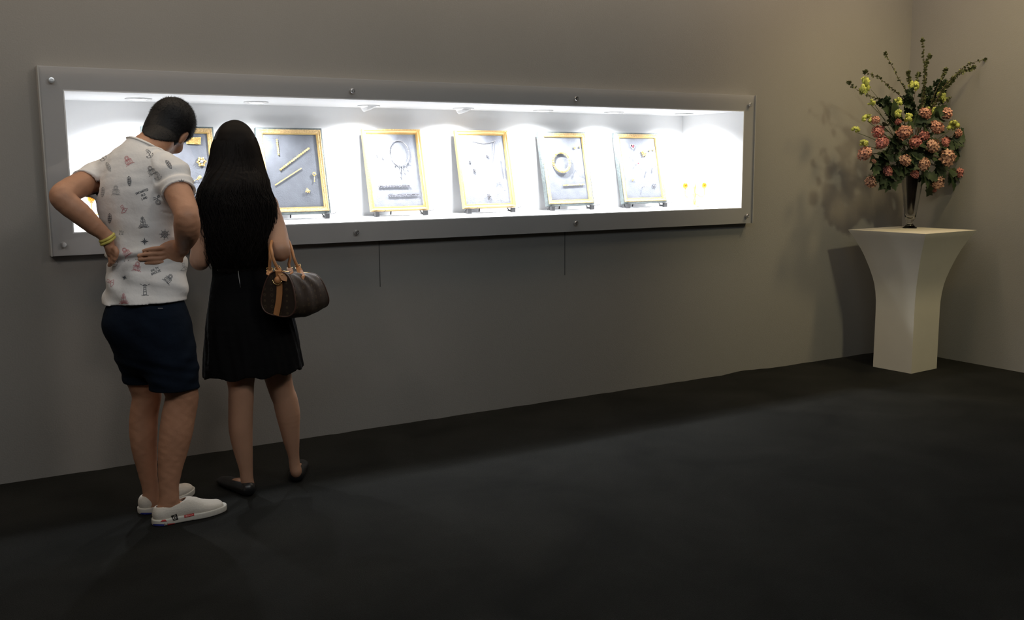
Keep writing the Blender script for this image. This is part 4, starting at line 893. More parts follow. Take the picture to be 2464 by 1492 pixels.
# ================================================================== FRAMES OF JEWELLERY ON EASELS
FY0, FY1, FZ0, FZ1 = .365, .470, 1.119, 1.570
FR = [dict(px=(333, 515, 345, 500), box=True, w=.352, lab="grey-edged gilt picture frame of jewellery mostly hidden behind the man's head"),
      dict(px=(617, 778, 632, 795), box=True, w=.362, lab='grey-edged gilt picture frame holding three gold bracelets, right of the woman'),
      dict(px=(875, 1013, 888, 1030), box=False, w=.352, lab='bright gilt picture frame holding a silver necklace and two dark bracelets'),
      dict(px=(1103, 1222, 1108, 1238), box=False, w=.352, lab='bright gilt picture frame holding pale silver jewels, in the middle of the case'),
      dict(px=(1298, 1414, 1313, 1428), box=True, w=.350, lab='grey-edged gilt picture frame holding one round gold bangle'),
      dict(px=(1481, 1588, 1497, 1602), box=True, w=.358, lab='grey-edged gilt picture frame holding a heart brooch and many rings')]
EL = ['black easel under the jewellery frame behind the man', 'black easel under the frame with three gold bracelets', 'black easel under the frame with the silver necklace',
      'black easel under the frame with pale silver jewels', 'black easel under the frame with the gold bangle', 'black easel under the frame with the heart brooch']
def mitre(mb, w, h, prof, n0=0, mi=0):      # picture-frame moulding; prof = (inset, height above back)
    rings = [[(-w/2+i, i, z), (w/2-i, i, z), (w/2-i, h-i, z), (-w/2+i, h-i, z)] for i, z in prof]
    vs = [v for r_ in rings for v in r_]; fs = []
    for k in range(len(rings)-1):
        for j in range(4): fs.append((k*4+j, k*4+(j+1) % 4, (k+1)*4+(j+1) % 4, (k+1)*4+j))
    mb.add(vs, fs, mi)
FM = []
ang = math.atan2(FY1-FY0, FZ1-FZ0)
for i, fr in enumerate(FR):
    tl, tr, bl, br = fr['px']; Xc = sum(at(a, y, Y).x for a, y, Y in ((tl, 306, FY1), (tr, 308, FY1), (bl, 506, FY0), (br, 503, FY0)))/4
    if i == 0: Xc = at(tr, 303, FY1).x-fr['w']/2-.004
    h = math.hypot(FY1-FY0, FZ1-FZ0); w_ = fr['w']
    # local axes: x right, y up the frame, z out of its face
    Rm = Matrix(((1, 0, 0), (0, math.sin(ang), -math.cos(ang)), (0, math.cos(ang), math.sin(ang))))
    M4 = Rm.to_4x4(); M4.translation = Vector((Xc, FY0, FZ0))
    e = empty('jewellery_frame', (Xc, FY0, FZ0), fr['lab'], 'picture frame', 'framed jewellery panels in the case', rot=Rm.to_euler())
    if fr['box']:
        mb = MB(); mitre(mb, w_, h, [(.004, -.030), (0, -.028), (0, -.004), (.003, 0), (.010, 0), (.010, -.03)]); mb.build('outer_box', 'greybox', e, smooth=False)
        w2, h2, o_ = w_-.020, h-.020, .010
    else: w2, h2, o_ = w_, h, 0
    mb = MB(); prof_ = [(0, -.020), (0, .002), (.002, .006), (.006, .007), (.009, .004), (.012, .003), (.017, .004), (.021, .001)] if fr['box'] else [(0, -.020), (0, .003), (.003, .008), (.008, .008), (.011, .001), (.016, -.004), (.020, -.003), (.023, -.008)]
    mitre(mb, w2, h2, prof_)
    for k in range(len(mb.v)): mb.v[k] = (mb.v[k][0], mb.v[k][1]+o_, mb.v[k][2])
    mo = mb.build('moulding', 'goldf' if fr['box'] else 'goldp', e, smooth=False)
    mb = MB(); q = .021 if fr['box'] else .023
    mitre(mb, w2-2*q, h2-2*q, [(0, .0015 if fr['box'] else -.008), (.0015, .003 if fr['box'] else -.006), (.004, -.002 if fr['box'] else -.011), (.005, -.010 if fr['box'] else -.014)])
    for k in range(len(mb.v)): mb.v[k] = (mb.v[k][0], mb.v[k][1]+o_+q, mb.v[k][2])
    mb.build('inner_slip', 'gold', mo, smooth=False)
    if not fr['box']:
        mb = MB(); nb = 44
        for k in range(nb): 
            for yy in (.0045, h2-.0045): mb.ball((-w2/2+.004+(w2-.008)*k/(nb-1), yy, .0075), .0030, 6)
        for k in range(56):
            for xx in (-w2/2+.0045, w2/2-.0045): mb.ball((xx, .008+(h2-.016)*k/55, .0075), .0030, 6)
        b_ = mb.build('beading', 'goldp', mo)
    mb = MB(); zb = -.008 if fr['box'] else -.012
    mb.box((-w2/2+.012, o_+.012, zb-.006), (w2/2-.012, o_+h2-.012, zb)); mb.build('velvet_panel', ('velvet_low_light', 'velvet_low_light', 'velvet', 'velvet', 'velvet_mid_light', 'velvet_mid_light')[i], e, smooth=False)
    FM.append((M4, zb))
    # easel
    es = empty('easel', (Xc, FY0-.01, IZ[0]), EL[i], 'easel', 'black easels under the frames')
    zt = FZ0-IZ[0]
    for sx in (-1, 1):
        mb = MB(); x0 = sx*(w_/2-.028)
        mb.box((x0-.012, -.010, 0), (x0+.012, .012, zt-.003)); mb.build('foot', 'stand', es, smooth=False, bevel=.002)
        mb = MB(); mb.tube([(x0+.0, .0, zt-.006), (x0+.022, -.012, zt-.005), (x0+.036, -.024, zt-.002), (x0+.042, -.026, zt+.006)], .0016, 6); mb.build('hook', 'stand', es)
    mb = MB(); mb.tube([(0, .105, zt+.20), (0, .150, 0.003)], .004, 8); mb.tube([(-w_/2+.028, .046, .01), (0, .105, zt+.20), (w_/2-.028, .046, .01)], .003, 6)
    mb.box((-w_/2+.02, .012, .004), (-w_/2+.036, .05, .014)); mb.box((w_/2-.036, .012, .004), (w_/2-.02, .05, .014)); mb.build('back_strut', 'stand', es)
def fp(i, px, py, h=.004):
    M4, zb = FM[i]; n = M4.to_3x3() @ Vector((0, 0, 1)); o_ = M4 @ Vector((0, 0, zb)); d = ray(px, py); return CAM+d*((o_-CAM).dot(n)/d.dot(n))+n*h
def fax(i): return [FM[i][0].to_3x3() @ Vector(v) for v in ((1, 0, 0), (0, 1, 0), (0, 0, 1))]
def piece(name, mb, m, lab, cat, group, origin, extra=None):
    o = mb.build(name, m); o0 = Vector(origin); 
    for v in o.data.vertices: v.co -= o0
    o.location = o0; tag(o, lab, cat, group); return o
G1 = 'jewels pinned in the frames'
def bracelet(i, a, b, wpx, m, lab, links=14, name='bracelet', kink=0):
    A, B_ = fp(i, *a, .005), fp(i, *b, .005); ux, uy, un = fax(i); d = (B_-A); L = d.length; t = d.normalized(); s = un.cross(t); w_ = wpx; mb = MB(); rg = random.Random(i*7+links)
    for k in range(links):
        c = A+d*((k+.5)/links); 
        if kink: c = c+s*(kink*math.sin(k*1.9))
        for q in (-1, 1):
            mb.ball(c+s*q*w_*.30+t*rg.uniform(-.1, .1)*L/links, (L/links*.42, w_*.30, w_*.32), 6, M=Matrix((t, s, un)).transposed())
        mb.tube([c+(t*math.cos(x)*L/links*.5+s*math.sin(x)*w_*.42)+un*.001 for x in [2*PI*j/8 for j in range(8)]], w_*.10, 4, closed=True)
    mb.tube([A+d*.02, B_-d*.02], w_*.22, 6)
    return piece(name, mb, m, lab, 'bracelet', G1, A)
def cluster(i, c, rpx, m, lab, cat, name, n=9, gem=None, drop=None, seed=0, star=0):
    rg = random.Random(seed+i*31); C = fp(i, *c, .005); ux, uy, un = fax(i); r_ = rpx; mb = MB()
    for k in range(n):
        a = 2*PI*k/n+rg.uniform(-.1, .1); rr = r_*(.72 if not star or k % 2 else 1.0); mb.ball(C+ux*math.cos(a)*rr+uy*math.sin(a)*rr+un*rg.uniform(0, .003), r_*rg.uniform(.22, .34), 6)
    mb.ball(C+un*.003, r_*.42, 8, mi=1 if gem else 0)
    mb.tube([C+(ux*math.cos(a)+uy*math.sin(a))*r_*.62 for a in [2*PI*k/16 for k in range(16)]], r_*.12, 5, closed=True)
    if drop: D_ = fp(i, *drop, .005); mb.tube([C-(C-D_)*.3, D_], .0014, 5); mb.ball(D_, .0035, 6)
    return piece(name, mb, [m, gem or m], lab, cat, G1, C)
def ring(i, c, r_, m, lab, gem=None, name='finger_ring', ang=60, drop=None):
    C = fp(i, *c, .004+r_*.7); ux, uy, un = fax(i); a1 = (ux*math.cos(math.radians(ang))+uy*math.sin(math.radians(ang))); mb = MB()
    mb.tube([C+a1*math.cos(t)*r_+(un*.85+ux*.3)*math.sin(t)*r_ for t in [2*PI*k/20 for k in range(20)]], r_*.16, 6, closed=True)
    mb.ball(C+(un*.85+ux*.3).normalized()*r_*1.15, r_*.48, 8, mi=1)
    for k in range(6): mb.ball(C+(un*.85+ux*.3).normalized()*r_*1.1+(ux*math.cos(k)+uy*math.sin(k))*r_*.5, r_*.2, 5)
    if drop: D_ = fp(i, *drop, .004); mb.tube([C, D_], .0014, 5); mb.ball(D_, .003, 6)
    return piece(name, mb, [m, gem or m], lab, 'ring', G1, C)
# first frame
mb = MB(); ux, uy, un = fax(0); A = [fp(0, *q, .006) for q in ((447, 332), (483, 331), (482, 348.5), (448, 347))]
rg = random.Random(5)
for u_ in range(13):
    for v_ in range(6):
        p = A[0].lerp(A[1], (u_+.5)/13).lerp(A[3].lerp(A[2], (u_+.5)/13), (v_+.5)/6); mb.ball(p+un*rg.uniform(0, .002), rg.uniform(.0022, .0036), 5)
vs = [a-un*.002 for a in A]+[a for a in A]; mb.add(vs, [(0, 1, 2, 3), (7, 6, 5, 4), (0, 4, 5, 1), (1, 5, 6, 2), (2, 6, 7, 3), (3, 7, 4, 0)])
piece('cuff_bracelet', mb, 'gold', "broad woven gold cuff in the frame right of the man's head", 'bracelet', G1, A[0])
cluster(0, (484.4, 390), .021, 'gold', 'round gold and pale stone brooch between the man and the woman', 'brooch', 'brooch', n=12, gem='velvet', star=1)
ring(0, (477, 429), .0125, 'gold', "thick gold ring with a pin, beside the woman's hair below the round brooch", 'gold', drop=(465, 437))
cluster(0, (468.5, 462), .006, 'gold', "small gold and pearl stud low beside the woman's left hair edge", 'earring', 'earring', n=6, gem='pearl')
# second
bracelet(1, (665.3, 335), (669.8, 374), .0095, 'gold', 'short upright gold link bracelet at the upper left of its panel', 9)
bracelet(1, (743.6, 356.5), (672.3, 410), .0105, 'gold', 'long broad gold link bracelet lying on a slant across its panel', 16)
bracelet(1, (724.8, 405.2), (661, 446.5), .0065, 'gold', 'narrow smooth gold bracelet slanting below the broad link one', 20)
cluster(1, (755.4, 419), .0115, 'gold', 'gold oval pendant with a thin drop near the right edge of its panel', 'pendant', 'pendant', n=10, gem='velvet', drop=(756, 437))
cluster(1, (739.3, 459.6), .012, 'gold', 'gold leafy brooch alone at the lower right of the bracelet panel', 'brooch', 'brooch', n=7, star=1)
# third
mb = MB(); ux, uy, un = fax(2); C = fp(2, 960, 369, .005); pts = [C+ux*.060*math.cos(t)+uy*.072*math.sin(t) for t in [2*PI*k/36 for k in range(36)]]
mb.tube(pts, .0014, 5, closed=True)
for k, p in enumerate(pts): mb.ball(p+un*.001, .0038 if k % 2 else .0030, 6)
for a, b in (((958, 395), (962, 414)), ((966, 396), (972, 416)), ((974, 394), (979, 409)), ((951, 393), (949, 399)), ((963, 398), (963.5, 427)), ((983, 389), (985, 396))):
    p0, p1 = fp(2, *a, .004), fp(2, *b, .004); mb.tube([p0, p1], .0011, 5); mb.ball(p1, (.0035, .002, .0048), 6)
piece('necklace', mb, 'silver', 'round silver necklace with hanging drops', 'necklace', G1, C)
cluster(2, (905.4, 375), .0055, 'dsilver', 'tiny dark earring at the left of the silver necklace panel', 'earring', 'earring', n=5)
cluster(2, (919.3, 380), .006, 'dsilver', 'tiny dark earring right of its twin, beside the silver necklace', 'earring', 'earring', n=5, seed=4)
bracelet(2, (909.7, 449), (986.4, 448), .0095, 'dsilver', 'dark silver bracelet lying level, the upper of the two', 11)
bracelet(2, (932.4, 471), (1007.4, 468.3), .0085, 'dsilver', 'dark silver wavy bracelet, the lower and further right of the two', 13, kink=.0018)
# fourth
mb = MB(); pts = [fp(3, *q, .004) for q in ((1135, 339.5), (1147, 343), (1161, 345.4), (1176, 344), (1190, 339.5), (1187, 347), (1186.5, 362), (1185, 377), (1183, 390))]
mb.tube(pts, .0011, 5)
for a, b in zip(pts[:-1], pts[1:]):
    for q in (0, .33, .66): mb.ball(a.lerp(b, q), .0026, 6)
piece('necklace', mb, 'silver', 'thin silver chain necklace hung along the top of its panel', 'necklace', G1, pts[0])
for c, r_, lab, cat, nm, m in [((1171, 377), .010, 'grey leaf-shaped pin below the thin silver chain', 'brooch', 'brooch', 'dsilver'), ((1129.4, 389), .009, 'small grey bird-like brooch near the left edge of its panel', 'brooch', 'brooch', 'dsilver'),
      ((1140.3, 411), .010, 'small grey crescent brooch under the bird-like one', 'brooch', 'brooch', 'dsilver'), ((1175.5, 472.7), .0125, 'round silver brooch low in the middle of the pale jewel panel', 'brooch', 'brooch', 'dsilver'),
      ((1200, 439), .009, 'silver curl earring right of centre in the pale jewel panel', 'earring', 'earring', 'silver'), ((1213.7, 458.5), .0035, 'tiny dark stud low at the right of the pale jewel panel', 'earring', 'earring', 'dsilver'),
      ((1201.5, 475.7), .004, 'tiny silver stud right of the round silver brooch', 'earring', 'earring', 'silver'), ((1181.4, 405), .005, 'small silver drop just under the end of the thin chain', 'earring', 'earring', 'silver')]:
    cluster(3, c, r_, m, lab, cat, nm, n=6 if r_ > .006 else 4, seed=int(c[0]), star=r_ > .008)
bracelet(3, (1207, 384), (1214, 426), .006, 'silver', 'pale silver bracelet hanging upright along the right of its panel', 12)
# fifth
mb = MB(); ux, uy, un = fax(4); C = fp(4, 1348.8, 390.5, .010)
for k in range(40):
    t = 2*PI*k/40; 
    for q in (-1, 0, 1): mb.ball(C+ux*(.0615+q*.0045)*math.cos(t)+uy*(.0605+q*.0045)*math.sin(t)+un*(.004-abs(q)*.003), .0052, 6)
piece('bangle', mb, 'gold', 'round textured gold bangle', 'bangle', G1, C)
cluster(4, (1381.7, 356.3), .0085, 'gold', 'left one of the two round gold ear studs above the bangle', 'earring', 'earring', n=8)
cluster(4, (1394.4, 353.7), .0085, 'gold', 'right one of the two round gold ear studs above the bangle', 'earring', 'earring', n=8, seed=2)
ring(4, (1385, 409), .0105, 'silver', 'pale ring right of the gold bangle', 'pearl')
bracelet(4, (1353, 446.5), (1404, 443.5), .0095, 'gold', 'gold bracelet lying level under the bangle', 12)
# sixth
mb = MB(); ux, uy, un = fax(5); C = fp(5, 1521, 353, .006)
for k in range(26):
    t = 2*PI*k/26; x = 16*math.sin(t)**3/16*.018; y = (13*math.cos(t)-5*math.cos(2*t)-2*math.cos(3*t)-math.cos(4*t))/16*.018; mb.ball(C+ux*x+uy*y, .0032, 6)
mb.ball(C+un*.003, (.007, .005, .007), 8, mi=1); piece('heart_brooch', mb, ['silver', 'gemr'], 'heart-shaped brooch with a red stone', 'brooch', G1, C)
cluster(5, (1547.8, 369.4), .0185, 'gold', 'large gold flower brooch near the top of its panel', 'brooch', 'brooch', n=9, star=1)
cluster(5, (1561.7, 362.4), .0085, 'gold', 'left one of the two gold studs beside the flower brooch', 'earring', 'earring', n=6)
cluster(5, (1570.6, 361), .0085, 'gold', 'right one of the two gold studs beside the flower brooch', 'earring', 'earring', n=6, seed=3)
ring(5, (1514, 378), .0075, 'silver', 'small pearl ring under the heart brooch', 'pearl')
ring(5, (1530, 395), .009, 'silver', 'ring with a dark red stone near the middle left of its panel', 'gemr', ang=20)
ring(5, (1555, 412), .010, 'silver', 'pale ring in the middle of the heart brooch panel', 'silver')
ring(5, (1570, 402), .0105, 'silver', 'pale hoop ring at the right of the heart brooch panel', 'silver')
cluster(5, (1521.6, 432), .010, 'goldp', 'pale gold spray brooch low at the left of the heart brooch panel', 'brooch', 'brooch', n=6, star=1)
ring(5, (1546, 450), .009, 'dsilver', 'dark ring with a pearl at the foot of the heart brooch panel', 'pearl', ang=30)
mb = MB(); C = fp(5, 1573, 447, .006)
for sx in (-1, 1): mb.tube([C+ux*(sx*(.007+.007*math.cos(t)))+uy*(.003+.008*math.sin(t)) for t in [2*PI*k/14 for k in range(14)]], .0017, 5, closed=True); mb.tube([C, C+ux*sx*.007-uy*.016], .0017, 5)
mb.ball(C, .0035, 6); piece('bow_brooch', mb, 'dsilver', 'dark silver bow brooch', 'brooch', G1, C)
# ================================================================== CANDELABRAS
def candelabra(loc, lab, rz):
    e = empty('candelabra', loc, lab, 'candelabra', 'gold candelabras in the case', rot=(0, 0, rz))
    mb = MB(); mb.lathe([(.0001, 0), (.030, 0), (.031, .003), (.026, .007), (.014, .012), (.008, .017), (.006, .022)], n=20); mb.build('base', 'gold', e)
    mb = MB(); mb.lathe([(.006, .020), (.010, .030), (.012, .040), (.007, .050), (.005, .056), (.009, .064), (.011, .074), (.008, .086), (.005, .094), (.006, .112), (.010, .122), (.011, .132), (.007, .144), (.004, .156), (.005, .164), (.003, .174), (.0005, .190)], n=16); mb.build('column', 'gold', e)
    for sx in (-1, 1):
        mb = MB(); mb.tube([(sx*.006, 0, .086), (sx*.022, 0, .078), (sx*.040, 0, .066), (sx*.056, 0, .064), (sx*.067, 0, .074), (sx*.069, 0, .092), (sx*.068, 0, .118)], .0030, 8)
        mb.lathe([(.002, .114), (.008, .118), (.009, .122), (.003, .124)], (sx*.068, 0, 0), n=12); a = mb.build('arm', 'gold', e)
        mb = MB()
        for k in range(9):
            t = 2*PI*k/9; mb.ball((sx*.068+.009*math.cos(t), .009*math.sin(t), .138+.004*(k % 2)), (.007, .007, .015), 8)
        mb.ball((sx*.068, 0, .142), (.010, .010, .017), 10); mb.tube([(sx*.068, 0, .155), (sx*.068+.006, 0, .163)], .001, 5); mb.build('flower_cup', 'gemy', a)
    return e
candelabra((at(1671, 498, .24).x, .24, IZ[0]), 'small gold candelabra with two amber cups at the right end of the case', -.25)
candelabra((at(261, 520, .14).x, .14, IZ[0]), "small gold candelabra at the left end of the case, half hidden behind the man's arm", -.15)
# ================================================================== PEDESTAL AND VASE
PC = Vector((5.562, -.466, 0)); PRZ = math.radians(4)
ped = None; mb = MB()
hs = [(0, .1435), (.20, .1430), (.40, .1430), (.454, .1440), (.51, .148), (.566, .155), (.61, .164), (.664, .178), (.71, .192), (.754, .206), (.80, .223), (.844, .243), (.885, .262), (.921, .282), (.925, .283)]
vs = []
for z, h in hs: vs += [(-h, -h, z), (h, -h, z), (h, h, z), (-h, h, z)]
n_ = len(hs); mb.add(vs, [(k*4+j, k*4+(j+1) % 4, (k+1)*4+(j+1) % 4, (k+1)*4+j) for k in range(n_-1) for j in range(4)]+[(3, 2, 1, 0), tuple((n_-1)*4+j for j in range(4))])
ped = mb.build('pedestal', 'ped'); ped.location = PC; ped.rotation_euler = (0, 0, PRZ); tag(ped, 'cream flared square pedestal in the corner carrying the flower vase', 'pedestal')
me = ped.data; me.polygons.foreach_set('use_smooth', [True]*len(me.polygons))
bm = bmesh.new(); bm.from_mesh(me)
for e_ in bm.edges:
    if len(e_.link_faces) == 2 and e_.calc_face_angle(0) > .6: e_.smooth = False
bm.to_mesh(me); bm.free()
VC = atz(2189, 549, .925); VC = Vector((VC.x, VC.y, .925))
vase = empty('vase', VC, 'tall clear glass trumpet vase on the cream pedestal', 'vase')
mb = MB(); mb.lathe([(.0001, 0), (.046, 0), (.046, .004), (.038, .009), (.024, .022), (.018, .034), (.023, .042), (.028, .048), (.023, .055), (.034, .064), (.042, .12), (.055, .22), (.070, .32), (.088, .415), (.092, .432), (.089, .432), (.084, .415), (.066, .32), (.051, .22), (.038, .12), (.030, .072), (.0001, .066)], n=32, cap=False); mb.build('glass_body', 'glass', vase)
mb = MB(); mb.lathe([(.0001, .086), (.012, .088), (.020, .10), (.026, .18), (.034, .28), (.044, .40), (.0001, .40)], n=20, cap=False); mb.build('inner_liner', 'liner', vase)
# ================================================================== THE BOUQUET
def Z2(x, y): return 2020+x*.3217, 80+y*.3217
VY = VC.y; SCL = 1/368.0
FCX, FCY = 2200, 345
def fpos(px, py, off): return at(px, py, VY-off)
def dome(px, py): r2 = ((px-FCX)/150)**2+((py-FCY)/125)**2; return .15*math.sqrt(max(0, 1-r2))
MOUTH = VC+Vector((0, 0, .42))
rg = random.Random(11)
def stem_pts(P, sway=.0):
    a = rg.uniform(0, 6.28); rr = rg.uniform(.01, .055); m = MOUTH+Vector((rr*math.cos(a), rr*math.sin(a), 0)); b = VC+Vector((.012*math.cos(a), .012*math.sin(a), .30))
    pts = []
    for k in range(9):
        t = k/8; q = (1-t)**2*P+2*(1-t)*t*(m.lerp(P, .35)+Vector((0, 0, .05)))+t*t*m; pts.append(q)
    return pts+[b]
def floret_mesh(name, nfl, R_, fr_, col, seed, squash=.85, petals=5):
    r = random.Random(seed); mb = MB()
    for k in range(nfl):
        z = 1-2*(k+.5)/nfl*.82; ph = k*2.39996+r.uniform(-.2, .2); q = math.sqrt(max(0, 1-z*z)); n = Vector((q*math.cos(ph), q*math.sin(ph), z*squash)).normalized()
        rad = R_*r.uniform(.62, 1.2); c = Vector((q*math.cos(ph), q*math.sin(ph), z*squash))*rad; a = n.orthogonal().normalized(); b = n.cross(a); rot = r.uniform(0, 6.28); f_ = fr_*r.uniform(.85, 1.15)
        for j in range(petals):
            t = rot+2*PI*j/petals; d = a*math.cos(t)+b*math.sin(t); s = n.cross(d); tip = c+d*f_+n*f_*r.uniform(-.1, .5)
            mb.add([c+n*.001, c+d*f_*.55+s*f_*.34+n*f_*.18, tip+s*f_*.14, tip-s*f_*.14, c+d*f_*.55-s*f_*.34+n*f_*.18], [(0, 4, 3, 2, 1)])
        mb.ball(c+n*f_*.12, f_*.20, 5, mi=1)
    mb.ball((0, 0, 0), R_*.55, 8, mi=1); return mb, name
def lobed_leaf(mb, P, d, n, L, W_, mi=0, lob=.35):
    d = Vector(d).normalized(); n = Vector(n); n = (n-d*n.dot(d)).normalized(); s = d.cross(n)
    ol = []; K = 9
    for k in range(K+1):
        t = k/K; w_ = W_*math.sin(PI*min(1, t*1.05+.02))**.8*(1-lob*(k % 2)) if k < K else 0; ol.append((t, w_))
    ctr = [P+d*(t*L)-n*(L*.22*t*t) for t, w_ in ol]; vs = list(ctr)
    for (t, w_), c in zip(ol, ctr): vs += [c+s*w_+n*w_*.18+d*w_*.35, c-s*w_+n*w_*.18+d*w_*.35]
    fs = []
    for k in range(K): fs += [(k, k+1, K+1+2*(k+1), K+1+2*k), (k+1, k, K+2+2*k, K+2+2*(k+1))]
    mb.add(vs, fs, mi)
BL = [(2176, 317, 60, 'p1', 'large salmon flower head left of centre, high above the vase rim'), (2177.6, 385.6, 50, 'p3', 'peach flower head just above the left side of the vase rim'), (2224, 395, 50, 'p3', 'round peach-pink flower head just above the right side of the vase rim'),
      (2245, 350, 60, 'p3', 'largest peach flower head, just right of the bouquet centre'), (2223, 326, 45, 'p2', 'deep pink flower head touching the largest peach one from above'), (2202, 342, 50, 'p2', 'deep pink flower head at the very centre of the bouquet'),
      (2226, 273, 50, 'p1', 'topmost salmon flower head, under the tall upright twigs'), (2255, 305, 55, 'p1', 'dusty salmon flower head right of centre, left of the round lime cluster'), (2277, 273, 55, 'p1', 'salmon flower head at the upper right with a clear dark eye'),
      (2279, 381, 65, 'p3', 'broad peach flower head at right, above the dark hanging leaves'), (2309.5, 416, 50, 'p2', 'pink flower head hanging at the lower right edge'), (2256.5, 438, 55, 'p3', 'peach flower head hanging lowest to the right of the vase'),
      (2203, 419, 38, 'p2', 'small pink flower head in front of the vase rim'), (2136, 411, 40, 'p2', 'small pink flower head left of the vase, above the lobed leaf'), (2095.6, 437, 50, 'p3', 'dusty peach flower head hanging lowest at the left'),
      (2081, 369.5, 52, 'p1', 'salmon flower head furthest left in the bouquet'), (2123, 344, 52, 'p2', 'coral flower head at left, lowest of the three stacked there'), (2113, 316, 45, 'p2', 'coral flower head at left, middle of the three stacked there'),
      (2306, 321, 36, 'p1', 'small salmon flower head tucked under the round lime cluster at right'), (2322, 357, 42, 'p2', 'coral flower head furthest right in the bouquet'), (2274, 342, 45, 'p2', 'dim pink flower head between the largest peach one and the right edge'),
      (2107, 289, 32, 'p1', 'small salmon flower head at upper left beside the lime cluster'), (2161.5, 292, 26, 'p2', 'small coral flower head peeping out under the lime cluster at left centre'), (2249, 458, 20, 'p2', 'tiny pink flower cluster at the very bottom right, below the hanging peach head'), (2101, 388, 26, 'p1', 'small dim salmon flower head in shade at the left')]
PM = {}
for c in ('p1', 'p2', 'p3'):
    for v in range(2): PM[c, v] = floret_mesh('flower_head', 27, .034, .0205, c, ord(c[1])+v*9)[0]
BM = {}
for k, mb in PM.items():
    o = mb.build('flower_head', [k[0], 'pc'], smooth=False); BM[k] = o.data; bpy.data.objects.remove(o)
for n, (px, py, rz_, c, lab) in enumerate(BL):
    R_ = rz_*.3217*SCL; P = fpos(px, py, dome(px, py)+rg.uniform(-.01, .02)+(.03 if rz_ >= 50 else 0)); out = (P-(VC+Vector((0, 0, .55)))).normalized()
    root = empty('pink_flower_stem', VC+Vector((0, 0, .30)), lab, 'flower', 'pink flower stems in the vase')
    h = bpy.data.objects.new('flower_head', BM[c, n % 2]); COL.objects.link(h); sc_ = R_/.046
    h.matrix_world = Matrix.Translation(P) @ (out*.6+Vector((0, -.6, .2))).to_track_quat('Z', 'Y').to_matrix().to_4x4() @ Matrix.Rotation(rg.uniform(0, 6.28), 4, 'Z') @ Matrix.Diagonal((sc_*rg.uniform(.9, 1.15), sc_*rg.uniform(.85, 1.1), sc_*rg.uniform(.8, 1.05), 1))
    child(h, root); 
    sp = stem_pts(P-out*R_*.5); mb = MB(); mb.tube(sp, .0022, 5); child(mb.build('stem', 'bark'), root)
    for j in range(3):
        base = sp[1+j]; a = rg.uniform(0, 6.28); d = (out*.5+Vector((math.cos(a), math.sin(a)*.7, rg.uniform(-.6, .3)))).normalized(); mb = MB()
        lobed_leaf(mb, base, d, Vector((0, -.5, .8)), rg.uniform(.075, .12), rg.uniform(.028, .042)); child(mb.build('leaf', 'leafd'), root)
# lime clusters
LM = []
for v in range(2):
    r = random.Random(v+40); mb = MB()
    for k in range(11):
        n = Vector((r.gauss(0, 1), r.gauss(0, 1), r.gauss(.3, 1))).normalized(); c = n*.021; mb.ball(c, .0115*r.uniform(.8, 1.15), 8)
        for j in range(5):
            a = n.orthogonal().normalized(); b = n.cross(a); t = 2*PI*j/5; d = a*math.cos(t)+b*math.sin(t); q = c+n*.008; mb.add([q, q+d*.009+n.cross(d)*.004, q+d*.013+n*.003, q+d*.009-n.cross(d)*.004], [(0, 3, 2, 1)])
    o = mb.build('flower_cluster', 'lime'); LM.append(o.data); bpy.data.objects.remove(o)
GR = [(2081, 209, 1.0, 1.7, 'tall upright lime cluster at the upper left'), (2096, 247, .75, .8, 'row of drooping lime buds below the tall left cluster'), (2160, 246, .85, 1, 'lime cluster left of centre with twigs rising behind it'), (2164, 275, .85, 1, 'lime cluster above the large salmon head, left one of a touching pair'),
      (2185, 284, .85, 1, 'lime cluster above the large salmon head, right one of a touching pair'), (2197, 207, 1.05, 1, 'highest lime cluster, beside the tall central twigs'), (2266, 234, 1.0, 1.1, 'lime cluster in front of the bushy twigs at upper right'), (2250, 268, .55, 1.5, 'small lime buds between the two upper salmon heads'),
      (2087.5, 286, .95, .85, 'lime cluster at the left beside the small salmon head'), (2058.6, 312, .75, .8, 'lime cluster furthest left in the bouquet'), (2079.5, 345, .85, .75, 'dull green cluster directly above the leftmost salmon head'), (2293.5, 303, 1.1, .95, 'round lime cluster at the upper right edge among salmon heads'), (2232, 262, .5, .8, 'small pale green buds on top of the topmost salmon head')]
for n, (px, py, s_, el, lab) in enumerate(GR):
    P = fpos(px, py, .6*dome(px, py)+.02+(.06 if n in (12, 4, 3) else 0)); root = empty('lime_flower_stem', VC+Vector((0, 0, .30)), lab, 'flower', 'lime flower stems in the vase')
    h = bpy.data.objects.new('flower_cluster', LM[n % 2]); COL.objects.link(h); h.matrix_world = Matrix.Translation(P) @ Matrix.Rotation(rg.uniform(-.2, .2), 4, 'Y') @ Matrix.Diagonal((s_*1.18, s_*1.18, s_*el*1.18, 1)) @ Matrix.Rotation(rg.uniform(0, 6), 4, 'Z'); child(h, root)
    mb = MB(); mb.tube(stem_pts(P-Vector((0, 0, .015))), .0018, 5); child(mb.build('stem', 'stemg'), root)
